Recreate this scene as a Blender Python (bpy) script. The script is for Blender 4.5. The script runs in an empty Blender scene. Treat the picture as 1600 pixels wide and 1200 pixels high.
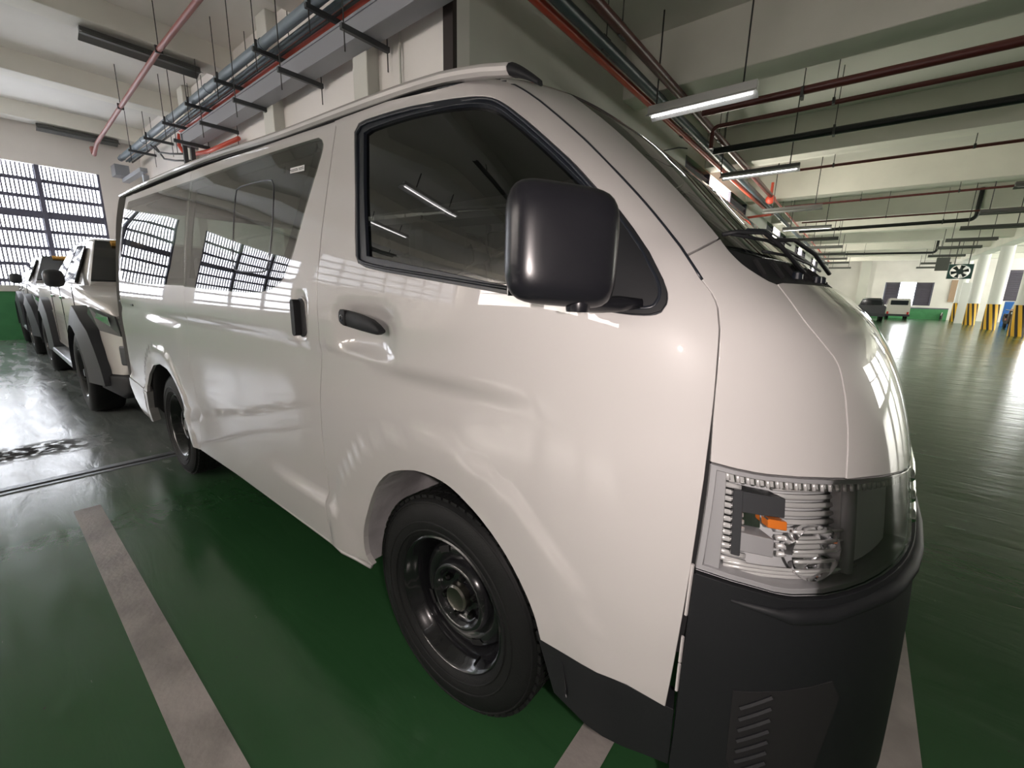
import bpy, bmesh, math, random
import numpy as np
from math import pi, sin, cos, atan2, radians, sqrt
from mathutils import Vector, Matrix
from mathutils.geometry import delaunay_2d_cdt
random.seed(4)
SC = bpy.context.scene
COL = SC.collection
# ------------------------------------------------------------ camera
cam_d = bpy.data.cameras.new('camera'); cam = bpy.data.objects.new('camera', cam_d); COL.objects.link(cam)
cam_d.sensor_width = 36.0; cam_d.lens = 14.9571; cam_d.clip_start = .02; cam_d.clip_end = 200
cam.matrix_world = Matrix([[0.776559, -0.151251, 0.61162, 0.848741], [0.629622, 0.150748, -0.762136, -1.536812], [0.023074, 0.976933, 0.212296, 1.259718], [0.0, 0.0, 0.0, 1.0]])
SC.camera = cam
# ------------------------------------------------------------ world, exposure
SC.view_settings.view_transform = 'Standard'; SC.view_settings.look = 'None'
SC.view_settings.gamma = 1.0; SC.view_settings.use_curve_mapping = False
SC.view_settings.exposure = 0.42
W = bpy.data.worlds.new('daylight'); SC.world = W; W.use_nodes = True
W.node_tree.nodes['Background'].inputs[0].default_value = (.80, .88, 1.0, 1)
W.node_tree.nodes['Background'].inputs[1].default_value = 1.0
DAY_LEFT, DAY_FAR, FILL_SIDE, DAY_BACK, TUBE = 8.0, 12.0, 6.5, 13.0, 8.0
# the phone's small lamp, held just beside the lens: it lights the near panels and glints in the mirror and the corner
lamp_d = bpy.data.lights.new('hand_lamp', 'POINT'); lamp = bpy.data.objects.new('hand_lamp', lamp_d); COL.objects.link(lamp)
lamp_d.energy = 24; lamp_d.color = (1.0, .87, .83); lamp_d.shadow_soft_size = .012; lamp.location = (.95, -1.53, 1.275)
# ------------------------------------------------------------ materials
def node(nt, t, **k):
    n = nt.nodes.new(t)
    for a, b in k.items(): setattr(n, a, b)
    return n
def mat(name, col, rough=.5, metal=0, spec=.5, coat=0, coat_rough=.03, emit=None, es=0, var=0, vscale=4, bump=0, bscale=40, tint2=None, alpha=None):
    m = bpy.data.materials.new(name); m.use_nodes = True; nt = m.node_tree
    b = nt.nodes['Principled BSDF']
    b.inputs['Base Color'].default_value = (*col, 1); b.inputs['Roughness'].default_value = rough
    b.inputs['Metallic'].default_value = metal; b.inputs['Specular IOR Level'].default_value = spec
    b.inputs['Coat Weight'].default_value = coat; b.inputs['Coat Roughness'].default_value = coat_rough
    if emit: b.inputs['Emission Color'].default_value = (*emit, 1); b.inputs['Emission Strength'].default_value = es
    if var or bump:
        tc = node(nt, 'ShaderNodeTexCoord')
    if var:
        nz = node(nt, 'ShaderNodeTexNoise'); nz.inputs['Scale'].default_value = vscale; nz.inputs['Detail'].default_value = 5
        nt.links.new(tc.outputs['Object'], nz.inputs['Vector'])
        mx = node(nt, 'ShaderNodeMix', data_type='RGBA')
        c2 = tint2 or tuple(c*(1-var) for c in col)
        mx.inputs[6].default_value = (*col, 1); mx.inputs[7].default_value = (*c2, 1)
        mr = node(nt, 'ShaderNodeMapRange'); mr.inputs[1].default_value = .4; mr.inputs[2].default_value = .68
        nt.links.new(nz.outputs['Fac'], mr.inputs[0]); nt.links.new(mr.outputs[0], mx.inputs[0])
        nt.links.new(mx.outputs[2], b.inputs['Base Color'])
    if bump:
        n2 = node(nt, 'ShaderNodeTexNoise'); n2.inputs['Scale'].default_value = bscale
        nt.links.new(tc.outputs['Object'], n2.inputs['Vector'])
        bp = node(nt, 'ShaderNodeBump'); bp.inputs['Strength'].default_value = bump; bp.inputs['Distance'].default_value = .01
        nt.links.new(n2.outputs['Fac'], bp.inputs['Height']); nt.links.new(bp.outputs[0], b.inputs['Normal'])
    return m
def glass_mat(name, tint, refl=(1, 1, 1), ior=1.5, rough=.0):
    m = bpy.data.materials.new(name); m.use_nodes = True; nt = m.node_tree; nt.nodes.clear()
    o = node(nt, 'ShaderNodeOutputMaterial'); mx = node(nt, 'ShaderNodeMixShader'); fr = node(nt, 'ShaderNodeFresnel')
    t = node(nt, 'ShaderNodeBsdfTransparent'); g = node(nt, 'ShaderNodeBsdfGlossy')
    fr.inputs[0].default_value = ior; t.inputs[0].default_value = (*tint, 1); g.inputs[0].default_value = (*refl, 1); g.inputs['Roughness'].default_value = rough
    nt.links.new(fr.outputs[0], mx.inputs[0]); nt.links.new(t.outputs[0], mx.inputs[1]); nt.links.new(g.outputs[0], mx.inputs[2]); nt.links.new(mx.outputs[0], o.inputs[0])
    return m
M = {}
M['paint'] = mat('van_paint', (.52, .503, .496), .42, spec=.25, coat=1.0, coat_rough=.025)
M['paint_inner'] = mat('primer', (.50, .48, .49), .6, var=.25, vscale=9, bump=.3, bscale=25)
M['black_plastic'] = mat('black_plastic', (.011, .012, .014), .58, spec=.35, bump=.08, bscale=900)
M['mirror_plastic'] = mat('mirror_plastic', (.010, .010, .013), .27, spec=.4)
M['rubber'] = mat('rubber', (.012, .015, .022), .35)
M['tyre'] = mat('tyre', (.008, .0085, .009), .62, spec=.3, bump=.1, bscale=200)
M['rim'] = mat('black_steel', (.010, .010, .012), .22, coat=.6)
M['hub'] = mat('hub_metal', (.20, .19, .17), .32, metal=1)
M['nut'] = mat('nut_metal', (.05, .05, .05), .3, metal=1)
M['glass'] = glass_mat('tinted_glass', (.16, .18, .17), ior=1.75)
M['glass_dark'] = glass_mat('privacy_glass', (.36, .42, .38), ior=1.8)
M['windscreen'] = glass_mat('windscreen_glass', (.52, .60, .55), ior=1.7)
M['lens'] = glass_mat('headlight_lens', (.93, .95, .95), ior=1.40)
M['chrome'] = mat('chrome', (.75, .75, .76), .08, metal=1)
M['satin'] = mat('satin_reflector', (.85, .83, .82), .25, metal=.4)
M['hl_dark'] = mat('headlight_dark', (.06, .06, .065), .25)
M['hl_shell'] = mat('headlight_shell', (.78, .77, .78), .35, metal=.15)
M['hl_grey'] = mat('headlight_grey', (.38, .37, .38), .35)
M['amber'] = mat('amber_bulb', (.85, .22, .03), .2)
M['dark'] = mat('underbody_dark', (.008, .008, .009), .8)
M['interior'] = mat('interior_grey', (.06, .06, .065), .7)
M['seat'] = mat('seat_fabric', (.10, .10, .11), .85)
M['sticker'] = mat('sticker_white', (.80, .80, .80), .5)
M['ink'] = mat('ink', (.04, .04, .05), .6)
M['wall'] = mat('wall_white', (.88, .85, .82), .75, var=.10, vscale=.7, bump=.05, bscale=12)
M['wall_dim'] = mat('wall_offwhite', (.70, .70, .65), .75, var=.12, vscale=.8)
M['ceiling'] = mat('ceiling_white', (.88, .865, .82), .8, var=.10, vscale=.5, bump=.05, bscale=6)
M['beam'] = mat('beam_paint', (.88, .865, .80), .7, var=.10, vscale=.9)
M['wainscot'] = mat('green_wainscot', (.075, .30, .12), .45, var=.15)
M['stripe_paint'] = mat('stripe_white', (.42, .385, .36), .5, var=.35, vscale=5, bump=.15, bscale=60)
M['steel'] = mat('galvanised', (.33, .35, .38), .4, metal=.6)
M['rod'] = mat('rod_dark', (.05, .05, .05), .5)
M['bracket'] = mat('bracket_dark', (.06, .065, .07), .5)
M['red_pipe'] = mat('red_pipe', (.62, .085, .05), .35)
M['maroon_pipe'] = mat('maroon_pipe', (.115, .028, .026), .38)
M['brown_pipe'] = mat('brown_pipe', (.30, .11, .10), .4)
M['black_pipe'] = mat('black_pipe', (.012, .015, .016), .5)
M['blue_pipe'] = mat('grey_blue_pipe', (.055, .08, .10), .4)
M['grey_pipe'] = mat('grey_conduit', (.20, .25, .29), .45)
M['duct'] = mat('grey_duct', (.30, .31, .34), .5)
M['fixture'] = mat('fixture_grey', (.11, .115, .11), .45)
M['fixture_lit'] = mat('fixture_lit', (.62, .62, .62), .35)  # pale copy for lit fixtures, their glow put into the colour
M['tube_on'] = mat('tube_lit', (1, 1, 1), .5, emit=(1, .96, .95), es=TUBE)
M['tube_off'] = mat('tube_unlit', (.25, .25, .25), .3)
M['column'] = mat('column_white', (.80, .81, .80), .35)
M['yellow'] = mat('hazard_yellow', (.90, .50, .03), .4)
M['hz_black'] = mat('hazard_black', (.03, .022, .02), .5)
M['louver'] = mat('louver_grey', (.13, .12, .155), .5)
M['frame'] = mat('window_frame', (.12, .12, .17), .5)
M['slat'] = mat('slat_grey', (.30, .30, .36), .5)
M['fan_green'] = mat('fan_housing', (.015, .06, .055), .5)
M['fan_blade'] = mat('fan_blade', (.02, .035, .035), .5)
M['brown'] = mat('brown_panel', (.42, .29, .20), .6)
M['blue'] = mat('blue_plastic', (.03, .16, .55), .5)
M['orange'] = mat('orange_sticker', (.62, .33, .06), .6)
M['white_car'] = mat('white_car_paint', (.62, .60, .57), .35, coat=.8)
M['dark_car'] = mat('dark_car_paint', (.05, .05, .06), .3, coat=.6)
M['silver_car'] = mat('silver_car_paint', (.35, .34, .33), .3, coat=.8)
M['car_glass'] = mat('car_glass', (.010, .014, .018), .05, spec=.9)
M['flare'] = mat('flare_grey', (.035, .038, .045), .45)
M['tail_red'] = mat('tail_red', (.5, .03, .02), .3)
def day(name, col, s): return mat(name, (.8, .8, .8), .6, emit=col, es=s)
M['day_left'] = day('daylit_pane_left', (.93, .96, 1.0), DAY_LEFT)
M['day_far'] = day('daylit_pane_far', (.96, .98, 1.0), DAY_FAR)
M['fill_side'] = day('fill_pane_side', (1.0, .97, .88), FILL_SIDE)
M['fill_clere'] = day('fill_pane_clerestory', (.96, .97, 1.0), 3)
M['day_core'] = day('daylit_pane_core', (1.0, .94, .80), 8)
M['day_back'] = day('daylit_pane_back', (1.0, .90, .83), DAY_BACK)
def floor_mat():
    m = bpy.data.materials.new('floor_epoxy'); m.use_nodes = True; nt = m.node_tree; b = nt.nodes['Principled BSDF']; L = nt.links.new
    tc = node(nt, 'ShaderNodeTexCoord'); sep = node(nt, 'ShaderNodeSeparateXYZ'); L(tc.outputs['Object'], sep.inputs[0])
    def noise(scale, det=5, src=None, dist=0):
        n = node(nt, 'ShaderNodeTexNoise'); n.inputs['Scale'].default_value = scale; n.inputs['Detail'].default_value = det; n.inputs['Distortion'].default_value = dist
        L((src or tc).outputs[0] if src else tc.outputs['Object'], n.inputs['Vector']); return n
    def mr(src, a, c, lo=0, hi=1):
        r = node(nt, 'ShaderNodeMapRange'); r.inputs[1].default_value = a; r.inputs[2].default_value = c; r.inputs[3].default_value = lo; r.inputs[4].default_value = hi
        L(src, r.inputs[0]); return r.outputs[0]
    def mix(f, a, c):
        x = node(nt, 'ShaderNodeMix', data_type='RGBA'); L(f, x.inputs[0])
        for i, v in ((6, a), (7, c)):
            if isinstance(v, tuple): x.inputs[i].default_value = (*v, 1)
            else: L(v, x.inputs[i])
        return x.outputs[2]
    def math_(op, a, c):
        x = node(nt, 'ShaderNodeMath', operation=op)
        for i, v in ((0, a), (1, c)):
            if isinstance(v, (int, float)): x.inputs[i].default_value = v
            else: L(v, x.inputs[i])
        return x.outputs[0]
    mp = node(nt, 'ShaderNodeMapping'); mp.inputs['Scale'].default_value = (.35, 1.6, 1); L(tc.outputs['Object'], mp.inputs[0])
    big = noise(.8); fine = noise(14, 6); streak = noise(5, 6, mp, .8)
    green = mix(mr(big.outputs['Fac'], .35, .7), (.028, .094, .034), (.036, .112, .042))
    # worn grey strip past the joint, lying where the coat has been rubbed off
    wob = math_('ADD', sep.outputs[0], math_('MULTIPLY', big.outputs['Fac'], .5))
    worn = mr(wob, -1.9, -3.1)
    wcol = mix(mr(streak.outputs['Fac'], .35, .65), (.17, .20, .19), (.26, .28, .27))
    c1 = mix(worn, green, wcol)
    # oil stain across the worn strip
    dx = math_('ABSOLUTE', math_('ADD', sep.outputs[0], math_('ADD', 3.72, math_('MULTIPLY', big.outputs['Fac'], .25))), 0)
    st = math_('MULTIPLY', mr(dx, .24, .10), mr(fine.outputs['Fac'], .42, .52))
    st = math_('MULTIPLY', st, mr(sep.outputs[1], -.95, -1.35))
    c2 = mix(st, c1, (.030, .027, .027))
    sp = node(nt, 'ShaderNodeTexNoise'); sp.inputs['Scale'].default_value = 55; sp.inputs['Detail'].default_value = 2; L(tc.outputs['Object'], sp.inputs['Vector'])
    c3 = mix(mr(sp.outputs['Fac'], .74, .78), c2, (.05, .05, .045))
    L(c3, b.inputs['Base Color'])
    L(math_('ADD', mr(streak.outputs['Fac'], .3, .7, .13, .28), math_('MULTIPLY', st, .55)), b.inputs['Roughness'])
    L(math_('SUBTRACT', .6, math_('MULTIPLY', st, .55)), b.inputs['Specular IOR Level'])
    bp = node(nt, 'ShaderNodeBump'); bp.inputs['Strength'].default_value = .30; bp.inputs['Distance'].default_value = .014
    L(math_('ADD', math_('MULTIPLY', streak.outputs['Fac'], .8), math_('MULTIPLY', fine.outputs['Fac'], .15)), bp.inputs['Height']); L(bp.outputs[0], b.inputs['Normal'])
    return m
M['floor'] = floor_mat()
# ------------------------------------------------------------ object helpers
def tag(o, label=None, cat=None, group=None, kind=None):
    if label: o['label'] = label
    if cat: o['category'] = cat
    if group: o['group'] = group
    if kind: o['kind'] = kind
    return o
def empty(name, loc, label=None, cat=None, group=None, kind=None):
    o = bpy.data.objects.new(name, None); COL.objects.link(o); o.location = loc; o.empty_display_size = .1
    return tag(o, label, cat, group, kind)
def origin(p):
    v = Vector((0, 0, 0))
    while p: v += p.location; p = p.parent
    return v
def rawmesh(name, V, F, m, parent=None, smooth=False, normals=None, loc=None):
    o_ = origin(parent)
    me = bpy.data.meshes.new(name); 
    base = Vector(loc) if loc else Vector((0, 0, 0))
    me.from_pydata([tuple(Vector(v)-o_-base) for v in V], [], F)
    if m: me.materials.append(m)
    if smooth or normals is not None: me.polygons.foreach_set('use_smooth', [True]*len(me.polygons))
    me.update()
    if normals is not None: me.normals_split_custom_set_from_vertices([tuple(n) for n in normals])
    o = bpy.data.objects.new(name, me); COL.objects.link(o); o.parent = parent; o.location = base
    return o
class MB:
    def __init__(s): s.V = []; s.F = []
    def add(s, V, F):
        k = len(s.V); s.V += [tuple(v) for v in V]; s.F += [tuple(i+k for i in f) for f in F]; return s
    def box(s, lo, hi):
        x0, y0, z0 = lo; x1, y1, z1 = hi
        return s.add([(x0,y0,z0),(x1,y0,z0),(x1,y1,z0),(x0,y1,z0),(x0,y0,z1),(x1,y0,z1),(x1,y1,z1),(x0,y1,z1)],
                     [(0,3,2,1),(4,5,6,7),(0,1,5,4),(1,2,6,5),(2,3,7,6),(3,0,4,7)])
    def bbox(s, lo, hi, r=.01):   # box with chamfered vertical and horizontal edges
        bm = bmesh.new(); bmesh.ops.create_cube(bm, size=1)
        for v in bm.verts: v.co = Vector([lo[i]+(v.co[i]+.5)*(hi[i]-lo[i]) for i in range(3)])
        bmesh.ops.bevel(bm, geom=bm.edges[:], offset=r, segments=2, affect='EDGES', profile=.5)
        bm.verts.index_update(); s.add([v.co for v in bm.verts], [[v.index for v in f.verts] for f in bm.faces]); bm.free(); return s
    def tube(s, pts, r, n=8, cap=True):
        P = [Vector(p) for p in pts]; rings = []; k = len(s.V); up = None
        for i, p in enumerate(P):
            d = (P[min(i+1, len(P)-1)]-P[max(i-1, 0)]).normalized()
            if up is None: up = d.orthogonal().normalized()
            a = (up-d*up.dot(d)).normalized(); up = a; b = d.cross(a); rr = r[i] if isinstance(r, (list, tuple)) else r
            s.V += [tuple(p+a*cos(2*pi*j/n)*rr+b*sin(2*pi*j/n)*rr) for j in range(n)]
        for i in range(len(P)-1):
            for j in range(n): s.F.append((k+i*n+j, k+i*n+(j+1) % n, k+(i+1)*n+(j+1) % n, k+(i+1)*n+j))
        if cap: s.F.append(tuple(k+j for j in reversed(range(n)))); s.F.append(tuple(k+(len(P)-1)*n+j for j in range(n)))
        return s
    def lathe(s, prof, c, n=48, axis='y', a0=0, a1=2*pi, sgn=1):   # prof: (radius, axial)
        k = len(s.V); full = abs(a1-a0-2*pi) < 1e-6; m = n if full else n+1
        for r, h in prof:
            for j in range(m):
                a = a0+(a1-a0)*j/n
                if axis == 'y': s.V.append((c[0]+r*cos(a), c[1]+h*sgn, c[2]+r*sin(a)))
                elif axis == 'z': s.V.append((c[0]+r*cos(a), c[1]+r*sin(a), c[2]+h))
                else: s.V.append((c[0]+h, c[1]+r*cos(a), c[2]+r*sin(a)))
        for i in range(len(prof)-1):
            for j in range(n):
                j2 = (j+1) % m if full else j+1
                s.F.append((k+i*m+j, k+i*m+j2, k+(i+1)*m+j2, k+(i+1)*m+j))
        return s
    def prism(s, poly, y0, y1, plane='xz'):
        n = len(poly); k = len(s.V)
        for y in (y0, y1):
            for a, b in poly: s.V.append((a, y, b) if plane == 'xz' else ((a, b, y) if plane == 'xy' else (y, a, b)))
        s.F.append(tuple(k+i for i in range(n))); s.F.append(tuple(k+n+i for i in reversed(range(n))))
        for i in range(n): j = (i+1) % n; s.F.append((k+j, k+i, k+n+i, k+n+j))
        return s
    def build(s, name, m, parent=None, smooth=False, loc=None, angle=None):
        o = rawmesh(name, s.V, s.F, m, parent, smooth, loc=loc)
        bm = bmesh.new(); bm.from_mesh(o.data); bmesh.ops.recalc_face_normals(bm, faces=bm.faces)
        if angle:
            for e in bm.edges:
                if len(e.link_faces) == 2 and e.calc_face_angle() > radians(angle): e.smooth = False
            for f in bm.faces: f.smooth = True
        bm.to_mesh(o.data); bm.free(); return o
def bx(name, lo, hi, m, parent=None, r=0):
    mb = MB(); mb.bbox(lo, hi, r) if r else mb.box(lo, hi)
    return mb.build(name, m, parent)
def dup(o, parent, loc):
    c = o.copy(); COL.objects.link(c); c.parent = parent; c.location = loc; return c
def struct(o, **k): o['kind'] = 'structure'; return tag(o, **k)

# ------------------------------------------------------------ building shell
XL, XR, YB, YF, ZC = -13.2, 14.0, -14.0, 41.5, 4.7      # left wall, right wall, back wall, far wall, slab
YA, XB = 1.45, -2.30                                      # core wall behind the van, its corner
struct(bx('floor', (XL-.3, YB-.3, -.25), (XR+.3, YF+.3, 0), M['floor']))
struct(bx('ceiling', (XL-.3, YB-.3, ZC), (XR+.3, YF+.3, ZC+.25), M['ceiling']))
ORD = ['nearest', 'second', 'third', 'fourth', 'fifth', 'sixth', 'seventh', 'eighth', 'ninth', 'tenth', 'eleventh', 'twelfth']
# floor markings and joint cover
def paint(name, lo, hi, label):
    o = bx(name, (lo[0], lo[1], 0), (hi[0], hi[1], .0025), M['stripe_paint']); struct(o); o['label'] = label; o['category'] = 'floor marking'
paint('painted_line', (-2.40, -1.375), (1.9, -1.265), 'long worn white line on the green floor beside the van')
paint('painted_line', (.39, -1.25), (.485, .62), 'white line crossing under the front bumper of the van')
paint('painted_line', (1.07, -1.25), (1.17, 1.15), 'white line on the floor beyond the front bumper of the van')
jc = empty('joint_cover', (-3.02, -5, 0), 'narrow metal joint cover let into the floor by the rear wheel of the van', 'floor joint', kind='structure')
for x0, x1, z in ((-3.09, -3.035, .006), (-2.995, -2.965, .006)):
    bx('metal_strip', (x0, -14, 0), (x1, 1.4, z), M['steel'], jc)
bx('groove', (-3.035, -14, 0), (-2.995, 1.4, .002), M['dark'], jc)
# left wall with the louvred daylight band
def wallbox(name, boxes, m):
    mb = MB()
    for lo, hi in boxes: mb.box(lo, hi)
    return struct(mb.build(name, m))
ZW0, ZW1 = 1.15, 3.66
wl = wallbox('wall_left', [((XL-.3, -6.9, ZW1), (XL, YA, ZC)), ((XL-.3, YB-.3, ZW1), (XL, -13.3, ZC)), ((XL-.3, -13.3, 4.35), (XL, -6.9, ZC)), ((XL-.3, YB-.3, 0), (XL, YA, ZW0)), ((XL-.3, .66, ZW0), (XL, YA, ZW1)), ((XL-.3, YB-.3, ZW0), (XL, -13.3, ZW1)), ((XL-.3, -13.3, ZW0), (XL, -6.9, 2.85)), ((XL-.3, -6.9, ZW0), (XL, -6.46, ZW1)), ((XL-.3, -13.3, 4.3), (XL, -6.9, 4.35)), ((XL-.3, -3.85, ZW0), (XL, -3.25, ZW1))], M['wall'])
struct(bx('baseboard_left', (XL-.005, YB, 0), (XL+.02, YA, 1.02), M['wainscot']))
trim = struct(bx('trim_1', (XL-.02, YB, 1.02), (XL+.06, .70, 1.15), M['wall_dim']))
def louvre_window(name, y0, y1, x, face, m_day, z0=ZW0, z1=ZW1, mod=.87):
    w = empty(name, (x, (y0+y1)/2, z0), kind='structure')
    bx('pane', (x-face*.16, y0, z0), (x-face*.14, y1, z1), m_day, w)
    mb = MB(); n = int((y1-y0)/.062)
    for i in range(n):
        yy = y0+(i+.5)*(y1-y0)/n; mb.box((x-face*.11, yy-.015, z0), (x-face*.10, yy+.015, z1))
    tag(mb.build('vertical_slats', M['slat'], w), kind='stuff')
    k = round((y1-y0)/mod)
    for i in range(k+1):
        yy = y0+i*(y1-y0)/k; bx('mullion', (x-face*.08, yy-.04, z0), (x-face*.02, yy+.04, z1), M['frame'], w)
    zz = z0+.1
    while zz < z1-.05:
        t = .075 if abs(zz-2.65) < .12 else .036
        bx('transom', (x-face*.10, y0, zz-t), (x-face*.05, y1, zz+t), M['frame'], w); zz += .35
    return w
i = 1
for y0, y1 in ((-3.25, .66), (-6.46, -3.85)):
    louvre_window('window_%d' % i, y0, y1, XL, 1, M['day_left']); i += 1
louvre_window('window_%d' % i, -13.3, -6.9, XL, 1, M['fill_clere'], 2.85, 4.3); i += 1  # added unseen daylight band, put in to brighten the ceiling
# core wall behind the van (faces the camera) and the long wall running away from it
wa = wallbox('wall_core', [((XL, YA, 0), (XB-.0, YA+.2, ZC))], M['wall'])
wb_boxes = []; wins = [(7.7, 13.5), (17.0, 22.0), (25.5, 30.5), (34.2, 39.6)]; prev = YA+.2
for a, b in wins:
    wb_boxes.append(((XB-.35, prev, 0), (XB, a, ZC))); wb_boxes.append(((XB-.35, a, 3.98), (XB, b, ZC))); wb_boxes.append(((XB-.35, a, 0), (XB, b, 1.0))); prev = b
wb_boxes.append(((XB-.35, prev, 0), (XB, YF, ZC)))
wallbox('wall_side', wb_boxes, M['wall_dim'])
struct(bx('baseboard_side', (XB-.01, YA+.3, 0), (XB+.012, YF, 1.0), M['wainscot']))
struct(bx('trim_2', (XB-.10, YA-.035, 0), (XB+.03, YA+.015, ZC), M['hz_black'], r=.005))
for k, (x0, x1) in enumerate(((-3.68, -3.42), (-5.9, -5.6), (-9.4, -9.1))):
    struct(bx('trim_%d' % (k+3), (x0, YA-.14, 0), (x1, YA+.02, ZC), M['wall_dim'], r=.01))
cb = tag(MB().tube([(-3.02, YA-.03, .0), (-3.02, YA-.03, 4.2)], .012).build('riser_conduit', M['wall_dim'], smooth=True), 'thin pale conduit running up the white wall behind the van roof', 'conduit')
# louvred window groups of the side wall: louvre bank, pane, louvre bank
def side_window(name, x, a, b, face, axis, m_day, z0, z1, lower=False):
    w = empty(name, ((x, (a+b)/2, z0) if axis == 'y' else ((a+b)/2, x, z0)), kind='structure')
    def B(nm, p, q, d0, d1, za, zb, m):
        lo, hi = min(x+d0*face, x+d1*face), max(x+d0*face, x+d1*face)
        return bx(nm, (lo, p, za), (hi, q, zb), m, w) if axis == 'y' else bx(nm, (p, lo, za), (q, hi, zb), m, w)
    l = (b-a); p1, p2 = (a+l*.06, b-l*.06) if lower else (a+l*.30, a+l*.66)
    B('pane', p1, p2, -.10, -.08, z0, z1, m_day)
    B('transom', p1, p2, -.08, -.05, z0+(z1-z0)*.55, z0+(z1-z0)*.58, M['frame'])
    for p, q in ((a, p1), (p2, b)):
        mb = MB(); n = int((z1-z0)/.12)
        for i in range(n):
            zz = z0+i*.12; lo, hi = (x-.11*face, x-.025*face)
            lo, hi = min(lo, hi), max(lo, hi)
            if axis == 'y': V = [(lo, p, zz), (lo, q, zz), (hi, q, zz+.09), (hi, p, zz+.09)]
            else: V = [(p, lo, zz), (q, lo, zz), (q, hi, zz+.09), (p, hi, zz+.09)]
            V += [(v[0], v[1], v[2]+.012) for v in V]
            mb.add(V, [(0,1,2,3),(7,6,5,4),(0,4,5,1),(1,5,6,2),(2,6,7,3),(3,7,4,0)])
        tag(mb.build('louvre_bank', M['louver'], w), kind='stuff')
        B('louvre_backing', p, q, -.14, -.12, z0, z1, M['louver'])
    for p in (a, p1, p2, b): B('mullion', p-.04, p+.04, -.12, -.01, z0, z1, M['frame'])
    return w
for k, (a, b) in enumerate(wins): side_window('window_%d' % (i+k), XB, a+.04, b-.04, 1, 'y', M['day_core'], 1.0, 3.98)
i += len(wins)
# far wall
fw = [((XB-.35, YF, 0), (1.95, YF+.3, ZC)), ((1.95, YF, 0), (4.6, YF+.3, .95)), ((1.95, YF, 2.58), (4.6, YF+.3, ZC)), ((4.6, YF, 0), (7.5, YF+.3, ZC)), ((7.5, YF, 0), (13, YF+.3, 1.4)), ((7.5, YF, 3.4), (13, YF+.3, ZC)), ((13, YF, 0), (XR+.3, YF+.3, ZC))]
wallbox('wall_far', fw, M['wall'])
struct(bx('baseboard_far', (XB, YF-.03, 0), (5.6, YF+.01, .72), M['wainscot']))
struct(bx('trim_6', (XB, YF-.05, .72), (5.6, YF, .80), M['frame']))
side_window('window_%d' % i, YF, 2.0, 4.56, -1, 'x', M['day_far'], .95, 2.58); i += 1
side_window('window_%d' % i, YF, 7.6, 12.9, -1, 'x', M['day_far'], 1.4, 3.4); i += 1
struct(bx('trim_7', (.35, YF-.35, 0), (.95, YF, ZC), M['wall_dim']))
struct(bx('trim_8', (5.45, YF-.1, 1.25), (5.85, YF, 2.75), M['brown']))
# right wall and back wall, unseen: right windows added for light, back ones raised and strengthened
rb = []; prev = YB-.3
rfills = [(16.6, 22.5), (23.5, 31), (32, 40.5)]
for a, b in rfills:
    rb += [((XR, prev, 0), (XR+.3, a, ZC)), ((XR, a, 0), (XR+.3, b, .5)), ((XR, a, 3.9), (XR+.3, b, ZC))]; prev = b
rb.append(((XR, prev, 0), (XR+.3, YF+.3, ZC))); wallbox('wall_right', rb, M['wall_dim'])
for a, b in rfills: side_window('window_%d' % i, XR, a+.04, b-.04, -1, 'y', M['fill_side'], .5, 3.9, True); i += 1
bb = []; prev = XL-.3
bwins = [(-12.8, -9.0), (-8.6, -4.8), (-4.4, -.6)]
for a, b in bwins:
    bb += [((prev, YB-.3, 0), (a, YB, ZC)), ((a, YB-.3, 0), (b, YB, 3.1)), ((a, YB-.3, 4.6), (b, YB, ZC))]; prev = b
bb.append(((prev, YB-.3, 0), (XR+.3, YB, ZC))); wallbox('wall_back', bb, M['wall'])
for a, b in bwins: side_window('window_%d' % i, YB, a+.04, b-.04, 1, 'x', M['day_back'], 3.1, 4.6, True); i += 1
# ceiling beams
def beam(lo, hi): struct(bx('ceiling_beam', lo, hi, M['beam'], r=.012))
ybs = [4.79, 8.96, 13.2, 17.8, 21.9, 26.2, 30.5, 34.8, 39.0]
for y in ybs: beam((XB-.02, y, 4.0), (XR, y+.46, ZC+.05))
for x in (-4.9, -7.45, -10.2, -13.0): beam((x, YB, 4.40), (x+.36, YA, ZC+.05))
for x in (-2.2, .3, 3.3, 5.7, 8.1, 10.5): beam((x, YB, 4.02), (x+.34, -1.9, ZC+.05))
beam((5.35, 4.0, 3.85), (5.85, YF, ZC+.05))
# columns with hazard bands
for k, y in enumerate((19, 24, 29, 34, 39)):
    lab = ['white striped column just outside the right edge of the view', 'nearest visible white round column with black and yellow band, cut by right edge', 'white round column with striped band, left of the nearest visible one', 'slimmer looking white striped column right of the hanging fan', 'farthest white column with striped base, directly below the hanging fan'][k]
    c = empty('column', (5.72, y, 0), lab, 'column', 'striped columns')
    MB().lathe([(.24, 1.2), (.24, 3.88)], (5.72, y, 0), 32, 'z').build('shaft', M['column'], c, smooth=True)
    MB().lathe([(.245, 0), (.245, 1.2), (.24, 1.2)], (5.72, y, 0), 32, 'z').build('black_base', M['hz_black'], c, smooth=True)
    for j in range(8):   # slanting yellow bands
        a0 = 2*pi*j/8; mb = MB(); V = []; n = 10
        for t in range(n+1):
            z = 1.2*t/n
            for q in range(7):
                a = a0+q*pi/7.2/6-t/n*.8; V.append((5.72+.250*cos(a), y+.250*sin(a), z))
        mb.add(V, [(7*t+q, 7*t+q+1, 7*t+q+8, 7*t+q+7) for t in range(n) for q in range(6)])
        mb.build('hazard_band', M['yellow'], c)
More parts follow.
